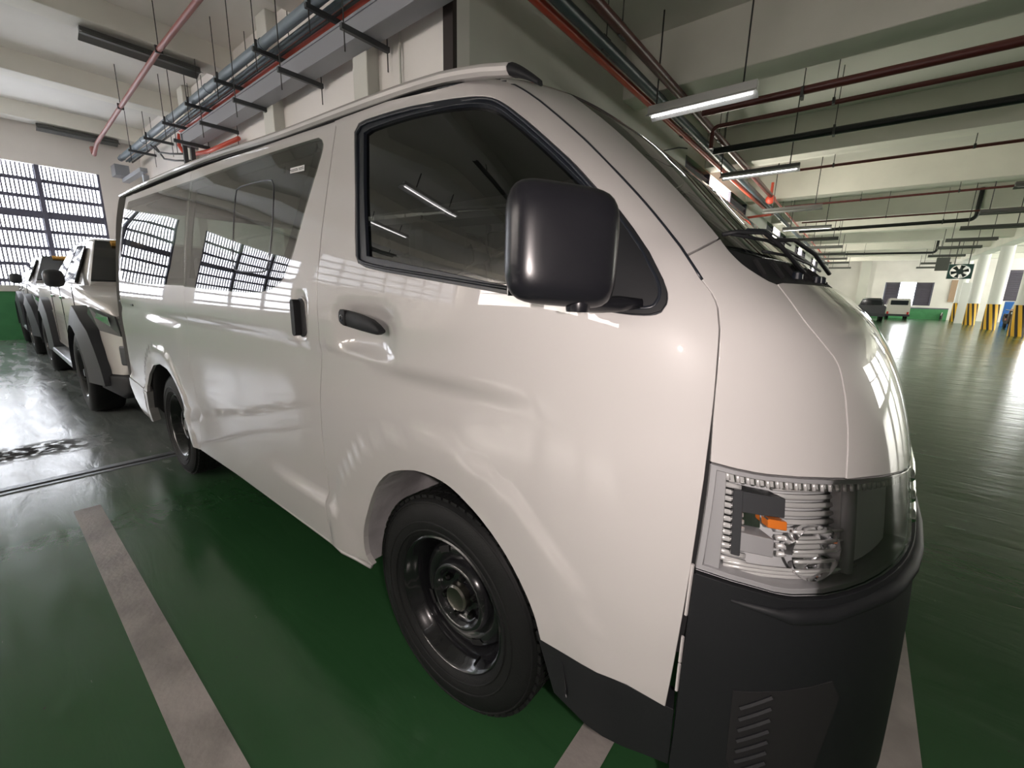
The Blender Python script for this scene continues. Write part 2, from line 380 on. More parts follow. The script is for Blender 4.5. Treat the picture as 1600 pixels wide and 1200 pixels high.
# ------------------------------------------------------------ light fixtures
def fixture(x0, x1, y, z, label, lit=False, axis='x', tubes=1, group=None, rods=(.12, .88), w=.075, ztop=ZC):
    t = empty('light_fixture', (((x0+x1)/2, y, z) if axis == 'x' else (y, (x0+x1)/2, z)), label, 'light', group)
    def P(a, b, h): return (a, y+b, z+h) if axis == 'x' else (y+b, a, z+h)
    def sweep(name, prof, a, b, m):
        n = len(prof); V = [P(a, *p) for p in prof]+[P(b, *p) for p in prof]
        F = [tuple(range(n)), tuple(n+i for i in reversed(range(n)))]+[(i, (i+1) % n, n+(i+1) % n, n+i) for i in range(n)]
        mb = MB(); mb.add(V, F); return mb.build(name, m, t)
    sweep('housing', [(-.03, .0), (-.03, .07), (.03, .07), (.03, .0)] if y > 5 or axis == 'y' else [(-.045, .0), (-.045, .10), (.045, .10), (.045, .0)], x0, x1, M['fixture_lit'] if lit and y < 5 else M['fixture'])
    for s in (-1, 1):
        sweep('reflector_wing', [(s*.03, .008), (s*.03, .02), (s*w*1.5, -.028), (s*w*1.5, -.040)], x0, x1, M['fixture_lit'] if lit else M['fixture'])
    for k in range(tubes):
        off = 0 if tubes == 1 else (-.045, .045)[k]
        MB().tube([P(x0+.04, off, -.022), P(x1-.04, off, -.022)], .009, 10).build('tube', M['tube_on'] if lit else M['tube_off'], t, smooth=True)
    for f in rods:
        a = x0+(x1-x0)*f
        MB().tube([P(a, 0, .06), P(a, 0, ztop-z)], .010, 6).build('hanging_rod', M['rod'], t, smooth=True)
    return t
rowA = [(-1.69, 4.35, 3.54), (-1.59, 7.65, 3.45), (-1.50, 11.5, 3.40), (-1.46, 14.7, 3.34), (-1.42, 18.0, 3.36), (-1.4, 21.3, 3.38), (-1.4, 24.8, 3.38), (-1.4, 28.0, 3.38), (-1.4, 31.2, 3.38), (-1.4, 36.6, 3.38)]
for k, (x, y, z) in enumerate(rowA):
    lit = k in (0, 1, 3)
    nm = ['bright lit tube fixture hung nearest over the van windscreen', 'second tube fixture from the camera above the windscreen, glowing along its lower edge', 'third tube fixture of the left row, unlit, just past the red valve', 'fourth tube fixture of the left row, glowing toward its right end'][k] if k < 4 else '%s tube fixture from the camera in the left row, unlit' % ORD[k]
    fixture(x, x+1.25, y, z, nm, lit, group='tube fixtures in the left row', rods=((-1.60-x)/1.25 if k < 2 else .17, .88))
for k, (x, y) in enumerate([(2.70, 10.85), (2.72, 14.1), (2.75, 17.1), (2.80, 20.5), (2.85, 23.4), (2.95, 27.7), (3.1, 33.2), (3.2, 37.4)]):
    fixture(x, x+1.27, y, 3.38, '%s unlit grey tube fixture from the camera in the right row over the driveway' % ORD[k], False, group='tube fixtures in the right row')
fixture(-.22, 1.06, -7.32, 4.32, 'unlit twin wing fixture under the ceiling at top left, crossed by the brown pipe', False, 'y', 0, rods=(.2, .8), w=.10)
fixture(-.24, 1.02, -12.8, 4.32, 'unlit fixture under the ceiling near the daylit louvre wall', False, 'y', 0, rods=(.2, .8), w=.10)
for k, (x, y, lit) in enumerate([(-2.7, -4.6, False), (-5.2, -5.2, True), (-7.6, -6.0, True), (-.3, -4.4, False), (2.1, -5.0, True), (-10, -7.5, False)]):
    fixture(y, y+1.25, x, 4.2, 'ceiling fixture behind the camera, %s in its row' % ORD[k], lit, 'y', 1, rods=(.2, .8), w=.09, group='fixtures mirrored in the van windows')
# ------------------------------------------------------------ pipes
def pipe(name, pts, r, m, label, hang=(), n=12, cat='pipe'):
    mb = MB().tube(pts, r, n)
    t = empty(name, pts[0], label, cat)
    mb.build('pipe_run', m, t, smooth=True, angle=50)
    for h in hang:   # (x, y, z) point on the pipe: clamp and rod to the slab
        MB().tube([(h[0], h[1], h[2]+r*.8), (h[0], h[1], ZC)], .006, 6).build('hanging_rod', M['rod'], t)
        MB().box((h[0]-.015, h[1]-r*1.25, h[2]-r*1.2), (h[0]+.015, h[1]+r*1.25, h[2]+r*1.35)).build('clamp', M['rod'], t)
    return t
def arc(c, r, a0, a1, ax, ay, n=5):
    return [tuple(c[i]+r*cos(a0+(a1-a0)*k/n)*ax[i]+r*sin(a0+(a1-a0)*k/n)*ay[i] for i in range(3)) for k in range(n+1)]
pipe('water_pipe', [(-1.36, 5.47, 3.84), (13, 5.40, 3.8)], .050, M['maroon_pipe'], 'thick maroon pipe crossing the ceiling at upper right, nearest of all', [(3.2, 5.45, 3.8), (-.15, 5.46, 3.8)])
pipe('drain_pipe', [(-1.35, 6.0, 3.50), (-1.35, 6.0, 3.72)]+arc((-1.27, 6.0, 3.72), .08, pi, pi/2, (1, 0, 0), (0, 0, 1))+[(13, 5.91, 3.8)], .030, M['maroon_pipe'], 'thin dark pipe with a downward elbow, just below the thick maroon pipe', [(.15, 5.95, 3.8)])
pipe('drain_pipe', [(-1.64, 7.2, 3.8), (13, 7.18, 3.8)], .055, M['black_pipe'], 'thick black pipe crossing below the two maroon ceiling pipes', [(.10, 7.2, 3.8), (4.5, 7.2, 3.8)])
pipe('sprinkler_pipe', [(-1.5, 9.36, 3.8), (13, 9.22, 3.8)], .026, M['maroon_pipe'], 'thin red brown sprinkler pipe behind the second hanging fixture', [(.0, 9.34, 3.8), (1.9, 9.3, 3.8), (3.0, 9.3, 3.8)])
pipe('sprinkler_pipe', [(-1.3, 13.4, 3.8), (13, 13.0, 3.8)], .026, M['maroon_pipe'], 'thin brown sprinkler pipe behind the third hanging fixture', [(.4, 13.35, 3.8), (2.2, 13.3, 3.8)])
pipe('sprinkler_pipe', [(-1.2, 16.75, 3.8), (13, 16.5, 3.8)], .024, M['maroon_pipe'], 'thin dark sprinkler pipe next beyond the third fixture', [(1.0, 16.7, 3.8)])
pipe('drain_pipe', [(-1.4, 18.25, 3.7), (2.95, 17.75, 3.7)]+arc((2.95, 17.75, 3.85), .15, -pi/2, 0, (1, 0, 0), (0, 0, 1))+[(3.1, 17.75, 4.6)], .055, M['black_pipe'], 'black pipe ending in an upturned elbow by the right row of fixtures', [(2.4, 17.8, 3.7), (-.2, 18.1, 3.7)])
pipe('drain_pipe', [(-1.4, 28.8, 3.7), (3.2, 29.6, 3.7)]+arc((3.2, 29.6, 3.85), .15, -pi/2, 0, (1, 0, 0), (0, 0, 1))+[(3.35, 29.6, 4.6)], .055, M['black_pipe'], 'farther black pipe with elbow, above the white truck', [(.5, 29.1, 3.7)])
pipe('sprinkler_pipe', [(-1.9, 1.7, 3.88), (-1.88, 9.0, 3.86), (-1.86, 14.5, 3.86)], .045, M['red_pipe'], 'red pipe running away along the side wall, nearest to the wall', [(-1.9, 6.2, 3.87)])
pipe('water_pipe', [(-1.75, 1.7, 3.9), (-1.73, 40.5, 3.86)], .062, M['blue_pipe'], 'thick grey blue pipe running away beside the red wall pipe', [(-1.75, 3.2, 3.9), (-1.74, 8.1, 3.9), (-1.74, 16, 3.87)])
pipe('water_pipe', [(-1.52, 1.7, 3.93), (-1.50, 5.6, 3.92), (-1.49, 12.2, 3.92)], .055, M['maroon_pipe'], 'maroon pipe running away, outermost of the three over the windscreen', [(-1.52, 3.1, 3.93), (-1.5, 6.9, 3.92)])
pipe('sprinkler_pipe', [(-1.49, 12.3, 3.92), (-1.49, 40, 3.88)], .03, M['red_pipe'], 'slim red pipe continuing the outer wall run past the valve', [(-1.49, 16, 3.91), (-1.49, 24, 3.9)])
pipe('sprinkler_pipe', [(-2.29, 13.6, 3.62), (-1.60, 13.6, 3.66)], .035, M['red_pipe'], 'short red branch pipe lit orange, above the louvred window', [(-1.62, 13.6, 3.66)])
v = empty('pipe_valve', (-1.49, 12.25, 3.83), 'round red valve at the joint of the maroon wall run', 'valve')
MB().lathe([(0, -.05), (.10, -.05), (.12, -.02), (.12, .02), (.10, .05), (0, .05)], (-1.49, 12.25, 3.83), 20).build('valve_body', M['red_pipe'], v, smooth=True)
MB().tube([(-1.49, 12.25, 3.9), (-1.49, 12.25, 4.25)], .035).build('valve_stem', M['red_pipe'], v, smooth=True)
for k, (x, y) in enumerate([(-2.05, 2.95)]):
    pass
pipe('electric_conduit', [(-2.27, 6.4, 3.0), (-2.27, 6.4, 3.72), (-2.1, 6.7, 3.82), (-2.02, 6.9, 3.84)], .012, M['rod'], 'thin bent conduit on the grey side wall above the windscreen', cat='conduit')
# left side: brown sprinkler pipe, conduits, tray, duct
sp = pipe('sprinkler_pipe', [(-11.35, .35, 3.70), (-11.0, .36, 3.85), (-9.12, .43, 4.08), (-6.6, .40, 4.16), (-3.4, .42, 4.22), (3, .4, 4.3)], .032, M['brown_pipe'], 'long rusty pink sprinkler pipe hung under the ceiling at top left', [(-9.12, .43, 4.08), (-6.6, .40, 4.16), (-4.3, .41, 4.2)])
MB().tube([(-11.35, .35, 3.72), (-11.42, .35, 3.84)], .045).build('sprinkler_head', M['brown_pipe'], sp)
X0 = -12.9
for y, z, r, m, lab, x1 in ((1.03, 4.03, .055, 'grey_pipe', 'thick grey conduit on the hanger bars, leftmost of the bundle', -1.6), (1.13, 4.0, .018, 'grey_pipe', 'thin grey conduit beside the thick one in the bundle', -1.6), (1.18, 4.0, .018, 'grey_pipe', 'second thin grey conduit in the middle of the bundle', -1.6), (1.235, 4.0, .016, 'rod', 'thin dark conduit between the grey ones and the red pipe', -1.6), (1.30, 4.03, .050, 'red_pipe', 'bright red pipe in the bundle beside the grey duct', -1.6)):
    xs = X0 if m != 'red_pipe' else -9.4
    t = MB().tube([(xs, y, z), (x1, y, z)], r, 12).build('conduit', M[m], smooth=True, angle=50); tag(t, lab, 'conduit' if m != 'red_pipe' else 'pipe')
    if r > .05:
        for k in range(6): MB().lathe([(r, -.03), (r*1.12, -.03), (r*1.12, .03), (r, .03)], (-3.2-1.9*k, y, z), 14, 'x').build('coupling', M['grey_pipe'], t)
bt = tag(MB().tube([(-9.5, 1.3, 3.98), (-9.6, 1.3, 3.8), (-9.5, 1.36, 3.62), (-8.2, 1.34, 3.48), (-6.9, 1.34, 3.44)], .032).build('branch_pipe', M['red_pipe'], smooth=True), 'red branch pipe dropping from the bundle toward the van roof', 'pipe')
for k in range(2):
    cbn = tag(MB().tube([(-10.6, 1.10+.07*k, 3.93), (-10.2, 1.12+.07*k, 3.74-.10*k), (-9.6, 1.14+.07*k, 3.62-.10*k), (-8.9, 1.2+.05*k, 3.52-.10*k)], .016).build('cable', M['rod'], smooth=True), ['upper', 'lower'][k]+' of two drooping black cables under the bundle end', 'cable')
for k in range(8):   # trapeze hangers under the conduits
    x = -2.55-1.28*k
    lab = 'dark hanger bar carrying the conduit bundle, %s from the right' % ORD[k]
    h = empty('conduit_hanger', (x, 1.15, 3.95), lab, 'pipe hanger', 'hanger bars of the conduit bundle')
    bx('cross_bar', (x-.02, .92, 3.93), (x+.02, 1.38, 3.975), M['bracket'], h)
    for y in (.95, 1.355): MB().tube([(x, y, 3.72), (x, y, ZC)], .006, 6).build('hanging_rod', M['rod'], h)
    for y in (1.03,): bx('clamp', (x-.012, y-.075, 3.975), (x+.012, y-.058, 4.06), M['bracket'], h)
dk = empty('cable_duct', (-8.6, 1.28, 3.66), 'long square grey duct slung below the conduits along the white wall', 'duct')
bx('duct_body', (-8.7, 1.12, 3.60), (-1.4, 1.32, 3.78), M['duct'], dk, r=.006)
bx('duct_lid', (-8.72, 1.11, 3.775), (-1.4, 1.33, 3.80), M['duct'], dk)
bx('duct_end', (-8.75, 1.10, 3.59), (-8.7, 1.34, 3.79), M['duct'], dk)
MB().box((-8.75, 1.11, 3.25), (-8.69, 1.17, 3.6)).box((-8.75, 1.22, 3.25), (-8.69, 1.28, 3.6)).build('support_leg', M['bracket'], dk)
for k in range(5):
    x = -3.2-1.3*k
    h = empty('duct_hanger', (x, 1.2, 3.57), 'dark angle bar under the square duct, %s from the right' % ORD[k], 'duct hanger', 'angle bars under the grey duct')
    bx('cross_bar', (x-.02, .91, 3.55), (x+.02, 1.42, 3.60), M['bracket'], h)
    for y in (.94, 1.405): MB().tube([(x, y, 3.38), (x, y, ZC)], .006, 6).build('hanging_rod', M['rod'], h)
ja = empty('wall_bracket', (-12.4, 1.2, 3.5), 'grey steel wall bracket at the far end of the conduit bundle', 'bracket')
bx('bracket_arm', (-12.9, 1.0, 3.52), (-11.2, 1.12, 3.60), M['steel'], ja); bx('bracket_post', (-11.6, 1.1, 2.6), (-11.5, 1.2, 3.52), M['steel'], ja); bx('bracket_plate', (-13.0, .85, 3.62), (-12.6, 1.1, 3.85), M['steel'], ja)
# ------------------------------------------------------------ hanging fan and sign board
fa = empty('hanging_fan', (4.4, 30, 2.75), 'dark green square industrial fan hung from the ceiling before the columns', 'fan')
cx, cy, cz, hs = 4.42, 30.0, 2.77, .42
mb = MB(); n = 32
sq = []
for j in range(n):
    a = 2*pi*j/n; c_, s_ = cos(a), sin(a); k = hs/max(abs(c_), abs(s_)); sq.append((c_*k, s_*k))
V = []
for yy_ in (-.12, .12):
    V += [(cx+p[0]*1.05, cy+yy_, cz+p[1]*.85) for p in sq]; V += [(cx+.90*hs*cos(2*pi*j/n), cy+yy_, cz+.80*hs*sin(2*pi*j/n)) for j in range(n)]
F = []
for j in range(n):
    q = (j+1) % n; F += [(j, q, n+q, n+j), (2*n+j, 3*n+j, 3*n+q, 2*n+q), (j, 2*n+j, 2*n+q, q), (n+j, n+q, 3*n+q, 3*n+j)]
mb.add(V, F); mb.build('housing', M['fan_green'], fa)
for j in range(6):
    a = 2*pi*j/6+.3; mb = MB(); R_ = .335
    pts = [(.08, a-.42), (R_, a-.34), (R_, a+.20), (.08, a+.40)]
    V = [(cx+r_*cos(t_), cy-.03+.05*q, cz+r_*sin(t_)*.95) for q, (r_, t_) in enumerate(pts)]; V += [(x_, y_+.01, z_) for x_, y_, z_ in V]
    mb.add(V, [(0,1,2,3),(7,6,5,4),(0,4,5,1),(1,5,6,2),(2,6,7,3),(3,7,4,0)]); mb.build('blade', M['fan_blade'], fa)
MB().lathe([(0, -.1), (.13, -.1), (.14, .1), (0, .1)], (cx, cy, cz), 16).build('motor', M['fan_blade'], fa, smooth=True, angle=40)
for s in (-1, 1): MB().tube([(cx+s*.25, cy, cz+.35), (cx+s*.25, cy, ZC)], .02, 6).build('hanging_bar', M['rod'], fa)
sb = empty('hanging_board', (3.46, 27.3, 3.0), 'plain grey board hung left of the green fan', 'board')
bx('panel', (3.24, 27.2, 2.68), (3.70, 27.26, 3.28), M['fixture'], sb, r=.01)
for x in (3.3, 3.64): MB().tube([(x, 27.23, 3.26), (x, 27.23, ZC)], .01, 6).build('hanging_rod', M['rod'], sb)
# ------------------------------------------------------------ far things on the floor
def far_wheel(parent, x, y, r=.2, w=.12, axis='y'):
    MB().lathe([(0, -w/2), (r*.6, -w/2), (r, -w/2+.01), (r, w/2-.01), (r*.6, w/2), (0, w/2)], (x, y, r), 18, axis).build('wheel', M['tyre'], parent, smooth=True, angle=40)
tk = empty('white_truck', (2.8, 38.6, 0), 'small white van parked far off before the bright window', 'vehicle')
MB().prism([(2.18, .30), (3.40, .30), (3.40, 1.0), (3.34, 1.38), (3.28, 1.42), (2.30, 1.42), (2.24, 1.38), (2.18, 1.0)], 38.1, 40.6).build('body', M['white_car'], tk)
bx('rear_window', (2.34, 38.07, .98), (3.24, 38.12, 1.28), M['car_glass'], tk)
bx('bumper', (2.16, 38.02, .22), (3.42, 38.12, .36), M['flare'], tk)
for x in (2.22, 3.26): bx('tail_lamp', (x, 38.06, .36), (x+.10, 38.11, .52), M['tail_red'], tk); 
for x in (2.30, 3.28): far_wheel(tk, x, 38.5, .22, .14, 'x'); far_wheel(tk, x, 40.1, .22, .14, 'x')
pu = empty('dark_pickup', (1.4, 33, 0), 'dark pickup with a sports bar half hidden behind the hood of the white van', 'vehicle')
MB().prism([(.62, .35), (1.95, .35), (1.97, .85), (1.90, .95), (.67, .95), (.60, .85)], 32.3, 36).build('body', M['dark_car'], pu)
MB().prism([(.75, .95), (1.82, .95), (1.70, 1.38), (.86, 1.38)], 33.6, 35).build('cab', M['car_glass'], pu)
MB().tube([(.72, 33.3, .95), (.82, 33.3, 1.28), (1.75, 33.3, 1.28), (1.86, 33.3, .95)], .04).build('sports_bar', M['flare'], pu)
bx('bumper', (.6, 32.2, .3), (1.97, 32.32, .5), M['flare'], pu)
for x in (.75, 1.82): far_wheel(pu, x, 32.9, .3, .2, 'x'); far_wheel(pu, x, 35.4, .3, .2, 'x')
bd = tag(bx('display_board', (6.85, 33.6, 0), (7.25, 33.7, 1.35), M['blue'], r=.01), 'upright blue board between the two nearest striped columns', 'board')
bn = empty('pointed_banner', (7.0, 32.2, 0), 'white pointed banner with a red band by the blue board', 'banner')
MB().lathe([(.17, .75), (.06, 1.35), (0, 1.38)], (7.0, 32.2, 0), 14, 'z').build('cone', M['column'], bn, smooth=True)
MB().lathe([(.185, .70), (.14, .95)], (7.0, 32.2, 0), 14, 'z').build('red_band', M['tail_red'], bn, smooth=True)
MB().tube([(7.0, 32.2, 0), (7.0, 32.2, .75)], .03).build('pole', M['column'], bn)
ms = empty('motor_scooter', (6.6, 30.6, 0), 'dark motor scooter with red trim parked between the striped columns', 'scooter')
for dy in (-.5, .5): far_wheel(ms, 6.6, 30.6+dy, .2, .1, 'x')
MB().prism([(30.1, .3), (30.35, .25), (30.9, .28), (31.25, .45), (31.2, .68), (30.85, .62), (30.5, .38), (30.3, .75), (30.18, .9), (30.08, .8)], 6.49, 6.71, 'yz').build('body', M['hz_black'], ms)
bx('seat', (6.5, 30.75, .66), (6.7, 31.25, .74), M['rubber'], ms, r=.02); bx('headlamp', (6.53, 30.0, .74), (6.67, 30.1, .84), M['column'], ms, r=.01)
MB().tube([(6.35, 30.25, .95), (6.6, 30.2, .9), (6.85, 30.25, .95)], .02).build('handlebar', M['chrome'], ms); bx('red_trim', (6.48, 30.4, .42), (6.72, 30.7, .52), M['tail_red'], ms)
fe_ = empty('fire_extinguisher', (5.3, 41.3, 0), 'small dark extinguisher standing at the right end of the green wall base', 'extinguisher')
MB().lathe([(0, .02), (.08, .02), (.08, .38), (.05, .44), (.02, .46)], (5.3, 41.3, 0), 14, 'z').build('cylinder', M['hz_black'], fe_, smooth=True, angle=40); MB().tube([(5.3, 41.3, .46), (5.3, 41.2, .52), (5.25, 41.15, .3)], .015, 6).build('hose', M['column'], fe_)
pn = tag(bx('partition_panel', (5.30, 35.6, 0), (5.85, 35.66, 2.4), M['column'], r=.01), 'tall white panel standing before the farthest striped column', 'panel')

# ------------------------------------------------------------ the van: body surface as a function of (u along the plan outline, z)
def pchip(tab):
    xs = np.array([t[0] for t in tab], float); ys = np.array([t[1] for t in tab], float); h = np.diff(xs); d = np.diff(ys)/h
    m = np.zeros(len(xs)); m[0] = d[0]; m[-1] = d[-1]
    for i in range(1, len(xs)-1): m[i] = 0 if d[i-1]*d[i] <= 0 else 2*d[i-1]*d[i]/(d[i-1]+d[i])
    def F(x):
        x = np.clip(np.asarray(x, float), xs[0], xs[-1]); i = np.clip(np.searchsorted(xs, x, side='right')-1, 0, len(xs)-2)
        t = (x-xs[i])/h[i]
        return (2*t**3-3*t*t+1)*ys[i]+(t**3-2*t*t+t)*h[i]*m[i]+(-2*t**3+3*t*t)*ys[i+1]+(t**3-t*t)*h[i]*m[i+1]
    return F
Wz=pchip([(.2,.815),(.3,.838),(.42,.848),(.55,.855),(.7,.860),(.9,.860),(1.06,.854),(1.2,.846),(1.3,.836),(1.4,.822),(1.5,.806),(1.62,.785),(1.72,.760),(1.80,.735),(1.815,.70),(1.84,.60),(1.865,.48),(1.89,.32),(1.9,.22),(1.91,.05)])
Xc=pchip([(.2,1.05),(.6,1.035),(.75,1.02),(.9,.995),(1.0,.972),(1.1,.938),(1.2,.882),(1.3,.77),(1.44,.60),(1.58,.443),(1.76,.248),(1.80,.19),(1.815,.14),(1.84,.02),(1.865,-.15),(1.89,-.4),(1.91,-.7)])
Az=pchip([(.2,.75),(1.0,.72),(1.2,.60),(1.35,.48),(1.6,.45),(1.80,.45),(1.91,.6)])
Nz=pchip([(.2,3.4),(1.0,3.2),(1.3,3.5),(1.5,3.6),(1.91,3.6)])
Hx=pchip([(-3.7,.10),(-2.05,.06),(-.93,0),(-.33,-.02),(.06,-.03),(.25,-.02),(.45,0)])
KU = .7; UC = KU*pi/2
def sm(a, b, x):
    t = np.clip((x-a)/(b-a), 0, 1); return t*t*(3-2*t)
FWX, RWX, WZ = .015, -2.565, .335
charZ = pchip([(-3.6, 1.108), (-2.6, 1.092), (-1.88, 1.080), (-1.02, 1.076), (-.52, 1.068), (-.155, 1.046), (.105, 1.036), (.303, 1.029), (.457, 1.023), (.6, 1.018)])
sillZ = pchip([(-3.6, .54), (-1.9, .543), (-.9, .530), (-.51, .524), (-.44, .505), (-.38, .474), (-.33, .42)])
def disp(x, z):
    d = np.zeros_like(x*z)
    zc = charZ(x); fade = 1-sm(.25, .52, x)
    d -= fade*.0085*sm(.014, -.016, z-zc)*(1-.75*sm(.0, .22, zc-z))
    ext = 1-sm(-2.2, -2.0, x)                       # the quarter panel has a second step
    d += ext*.006*sm(-.035, -.055, z-zc)*sm(.25, .06, zc-z)
    for cx, R1, lim, a in ((FWX+.03, .560, .62, .008), (RWX-.02, .545, 9, .013)):
        r = np.sqrt((x-cx)**2+(z-WZ)**2)
        d += a*sm(R1+.012, R1-.022, r)*(1-.5*sm(R1-.03, R1-.13, r))
    d += .015*sm(.008, -.010, z-sillZ(x))*(1-sm(-.42, -.33, x))*np.where(np.abs(x-RWX) > .42, 1, 0)
    # scooped recess under the front door handle and around the slide door handle
    e = ((x+.262)/.135)**2; f = (z-1.135)/.068
    d -= .028*np.exp(-(e**2+f**4)*1.1)
    e = ((x+.642)/.040)**2; f = (z-1.155)/.078
    d -= .018*np.exp(-(e**2+f**4)*1.3)
    return d
def S(u, z):
    u = np.asarray(u, float); z = np.asarray(z, float); u, z = np.broadcast_arrays(u, z)
    a = Az(z); x0 = Xc(z)-a; w = Wz(z); n = Nz(z)
    phi = np.clip(u, 0, None)/KU; s_, c_ = np.sin(phi), np.cos(phi)
    r = (np.abs(s_)**n+np.abs(c_)**n)**(-1/n)
    x = np.where(u <= 0, x0+u, x0+a*r*s_); y = np.where(u <= 0, -w, -w*r*c_)
    y = y-disp(x, z)*(1-sm(.25, .5, u))
    return np.stack([x, y, z+Hx(x)*sm(1.25, 1.8, z)], -1)
def Nrm(u, z):
    e = 1e-3; du = S(u+e, z)-S(u-e, z); dz = S(u, np.minimum(z+e, 1.9095))-S(u, z-e)
    n = np.cross(du, dz); return n/(np.linalg.norm(n, axis=-1, keepdims=True)+1e-12)
def SP(u, z, off=0, side=-1):
    p = S(u, z)+Nrm(u, z)*off; p = np.array(p)
    if side > 0: p[..., 1] *= -1
    return p
def inpoly(px, py, poly):
    ins = np.zeros(px.shape, bool); n = len(poly); j = n-1
    for i in range(n):
        xi, yi = poly[i]; xj, yj = poly[j]
        if yi != yj:
            c = ((yi > py) != (yj > py)) & (px < (xj-xi)*(py-yi)/(yj-yi)+xi); ins ^= c
        j = i
    return ins
def area(p): return .5*sum(p[i][0]*p[(i+1) % len(p)][1]-p[(i+1) % len(p)][0]*p[i][1] for i in range(len(p)))
def clean(p, eps=.0015):
    o = []
    for q in p:
        if not o or math.hypot(q[0]-o[-1][0], q[1]-o[-1][1]) > eps: o.append((float(q[0]), float(q[1])))
    if math.hypot(o[0][0]-o[-1][0], o[0][1]-o[-1][1]) <= eps: o.pop()
    return o
def inset(p, g):     # positive g shrinks the outline
    p = clean(p); n = len(p); s = 1 if area(p) > 0 else -1; P = np.array(p); out = []
    for i in range(n):
        a = P[i]-P[i-1]; b = P[(i+1) % n]-P[i]; a = a/np.linalg.norm(a); b = b/np.linalg.norm(b)
        n1 = np.array((-a[1], a[0]))*s; n2 = np.array((-b[1], b[0]))*s; m = n1+n2; l = np.linalg.norm(m)
        if l < .35: m = n1; k = 1
        else: m = m/l; k = min(1/max(m@n1, .35), 2)
        out.append(tuple(P[i]+m*g*k))
    return out
def densify(p, d=.03):
    o = []
    for i in range(len(p)):
        a = p[i]; b = p[(i+1) % len(p)]; n = max(1, int(math.hypot(b[0]-a[0], b[1]-a[1])/d))
        o += [(a[0]+(b[0]-a[0])*k/n, a[1]+(b[1]-a[1])*k/n) for k in range(n)]
    return o
def panel(name, m, parent, outer, holes=(), gap=.0022, off=0, thick=.018, grid=.035, side=-1, fine=(), rim=True, data=False):
    outer = densify(inset(outer, gap) if gap else clean(outer)); holes = [densify(clean(h)) for h in holes]
    V = []; E = []
    for lp in [outer]+holes:
        k = len(V); V += lp; E += [(k+i, k+(i+1) % len(lp)) for i in range(len(lp))]
    nb = len(V); A = np.array(outer); lo = A.min(0); hi = A.max(0)
    gx, gy = np.meshgrid(np.arange(lo[0]+grid/2, hi[0], grid), np.arange(lo[1]+grid/2, hi[1], grid)); G = np.stack([gx.ravel(), gy.ravel()], -1)
    for (a, b, c, d, g) in fine:
        hx, hy = np.meshgrid(np.arange(a, b, g), np.arange(c, d, g)); G = np.concatenate([G, np.stack([hx.ravel(), hy.ravel()], -1)])
    ok = inpoly(G[:, 0], G[:, 1], outer)
    for h in holes: ok &= ~inpoly(G[:, 0], G[:, 1], h)
    G = G[ok]; B = np.array(V)
    if len(G):
        dm = np.sqrt(((G[:, None, :]-B[None])**2).sum(-1)).min(1); G = G[dm > .008]
    pts = [Vector(v) for v in V]+[Vector((float(g[0]), float(g[1]))) for g in G]
    rv, re, rf, *_ = delaunay_2d_cdt(pts, E, [], 0, 1e-5)
    P = np.array([(v.x, v.y) for v in rv]); F = [tuple(f) for f in rf]
    cen = np.array([P[list(f)].mean(0) for f in F]); ok = inpoly(cen[:, 0], cen[:, 1], outer)
    for h in holes: ok &= ~inpoly(cen[:, 0], cen[:, 1], h)
    F = [f for f, o in zip(F, ok) if o]
    X = SP(P[:, 0], P[:, 1], off); NN = Nrm(P[:, 0], P[:, 1])
    V3 = [tuple(x) for x in X]; N3 = [tuple(n) for n in NN]
    if rim:
        cnt = {}
        for f in F:
            for i in range(3):
                e = (f[i], f[(i+1) % 3]); cnt[e] = cnt.get(e, 0)+1
        bd = [e for e in cnt if (e[1], e[0]) not in cnt]
        for a, b in bd:
            pa, pb = X[a], X[b]; t = pb-pa; na = NN[a]; o_ = np.cross(t, na); o_ = o_/(np.linalg.norm(o_)+1e-9)
            k = len(V3); ch = min(.0016, thick*.3)
            V3 += [tuple(pa), tuple(pb), tuple(pb-NN[b]*ch+o_*ch), tuple(pa-na*ch+o_*ch), tuple(pa-na*thick+o_*ch), tuple(pb-NN[b]*thick+o_*ch)]
            N3 += [tuple(na), tuple(NN[b]), tuple(o_), tuple(o_), tuple(o_), tuple(o_)]
            F += [(k+1, k, k+3, k+2), (k+2, k+3, k+4, k+5)]
    # normals of faces must agree with the outward surface normal
    f0 = F[0]; nn = np.cross(np.array(V3[f0[1]])-V3[f0[0]], np.array(V3[f0[2]])-V3[f0[0]])
    flip = (nn@np.array(N3[f0[0]])) < 0
    if side > 0:
        V3 = [(x, -y, z) for x, y, z in V3]; N3 = [(x, -y, z) for x, y, z in N3]; flip = not flip
    if flip: F = [tuple(reversed(f)) for f in F]
    if data: return V3, F, N3
    return rawmesh(name, V3, F, m, parent, True, normals=N3)
def rope(pts_uz, off, r, side=-1, closed=True, n=6, mbx=None):
    p = clean(pts_uz, .006); P = SP(np.array([q[0] for q in p]), np.array([q[1] for q in p]), off, side)
    P = [tuple(q) for q in P]
    if closed: P.append(P[0])
    return (mbx or MB()).tube(P, r, n)
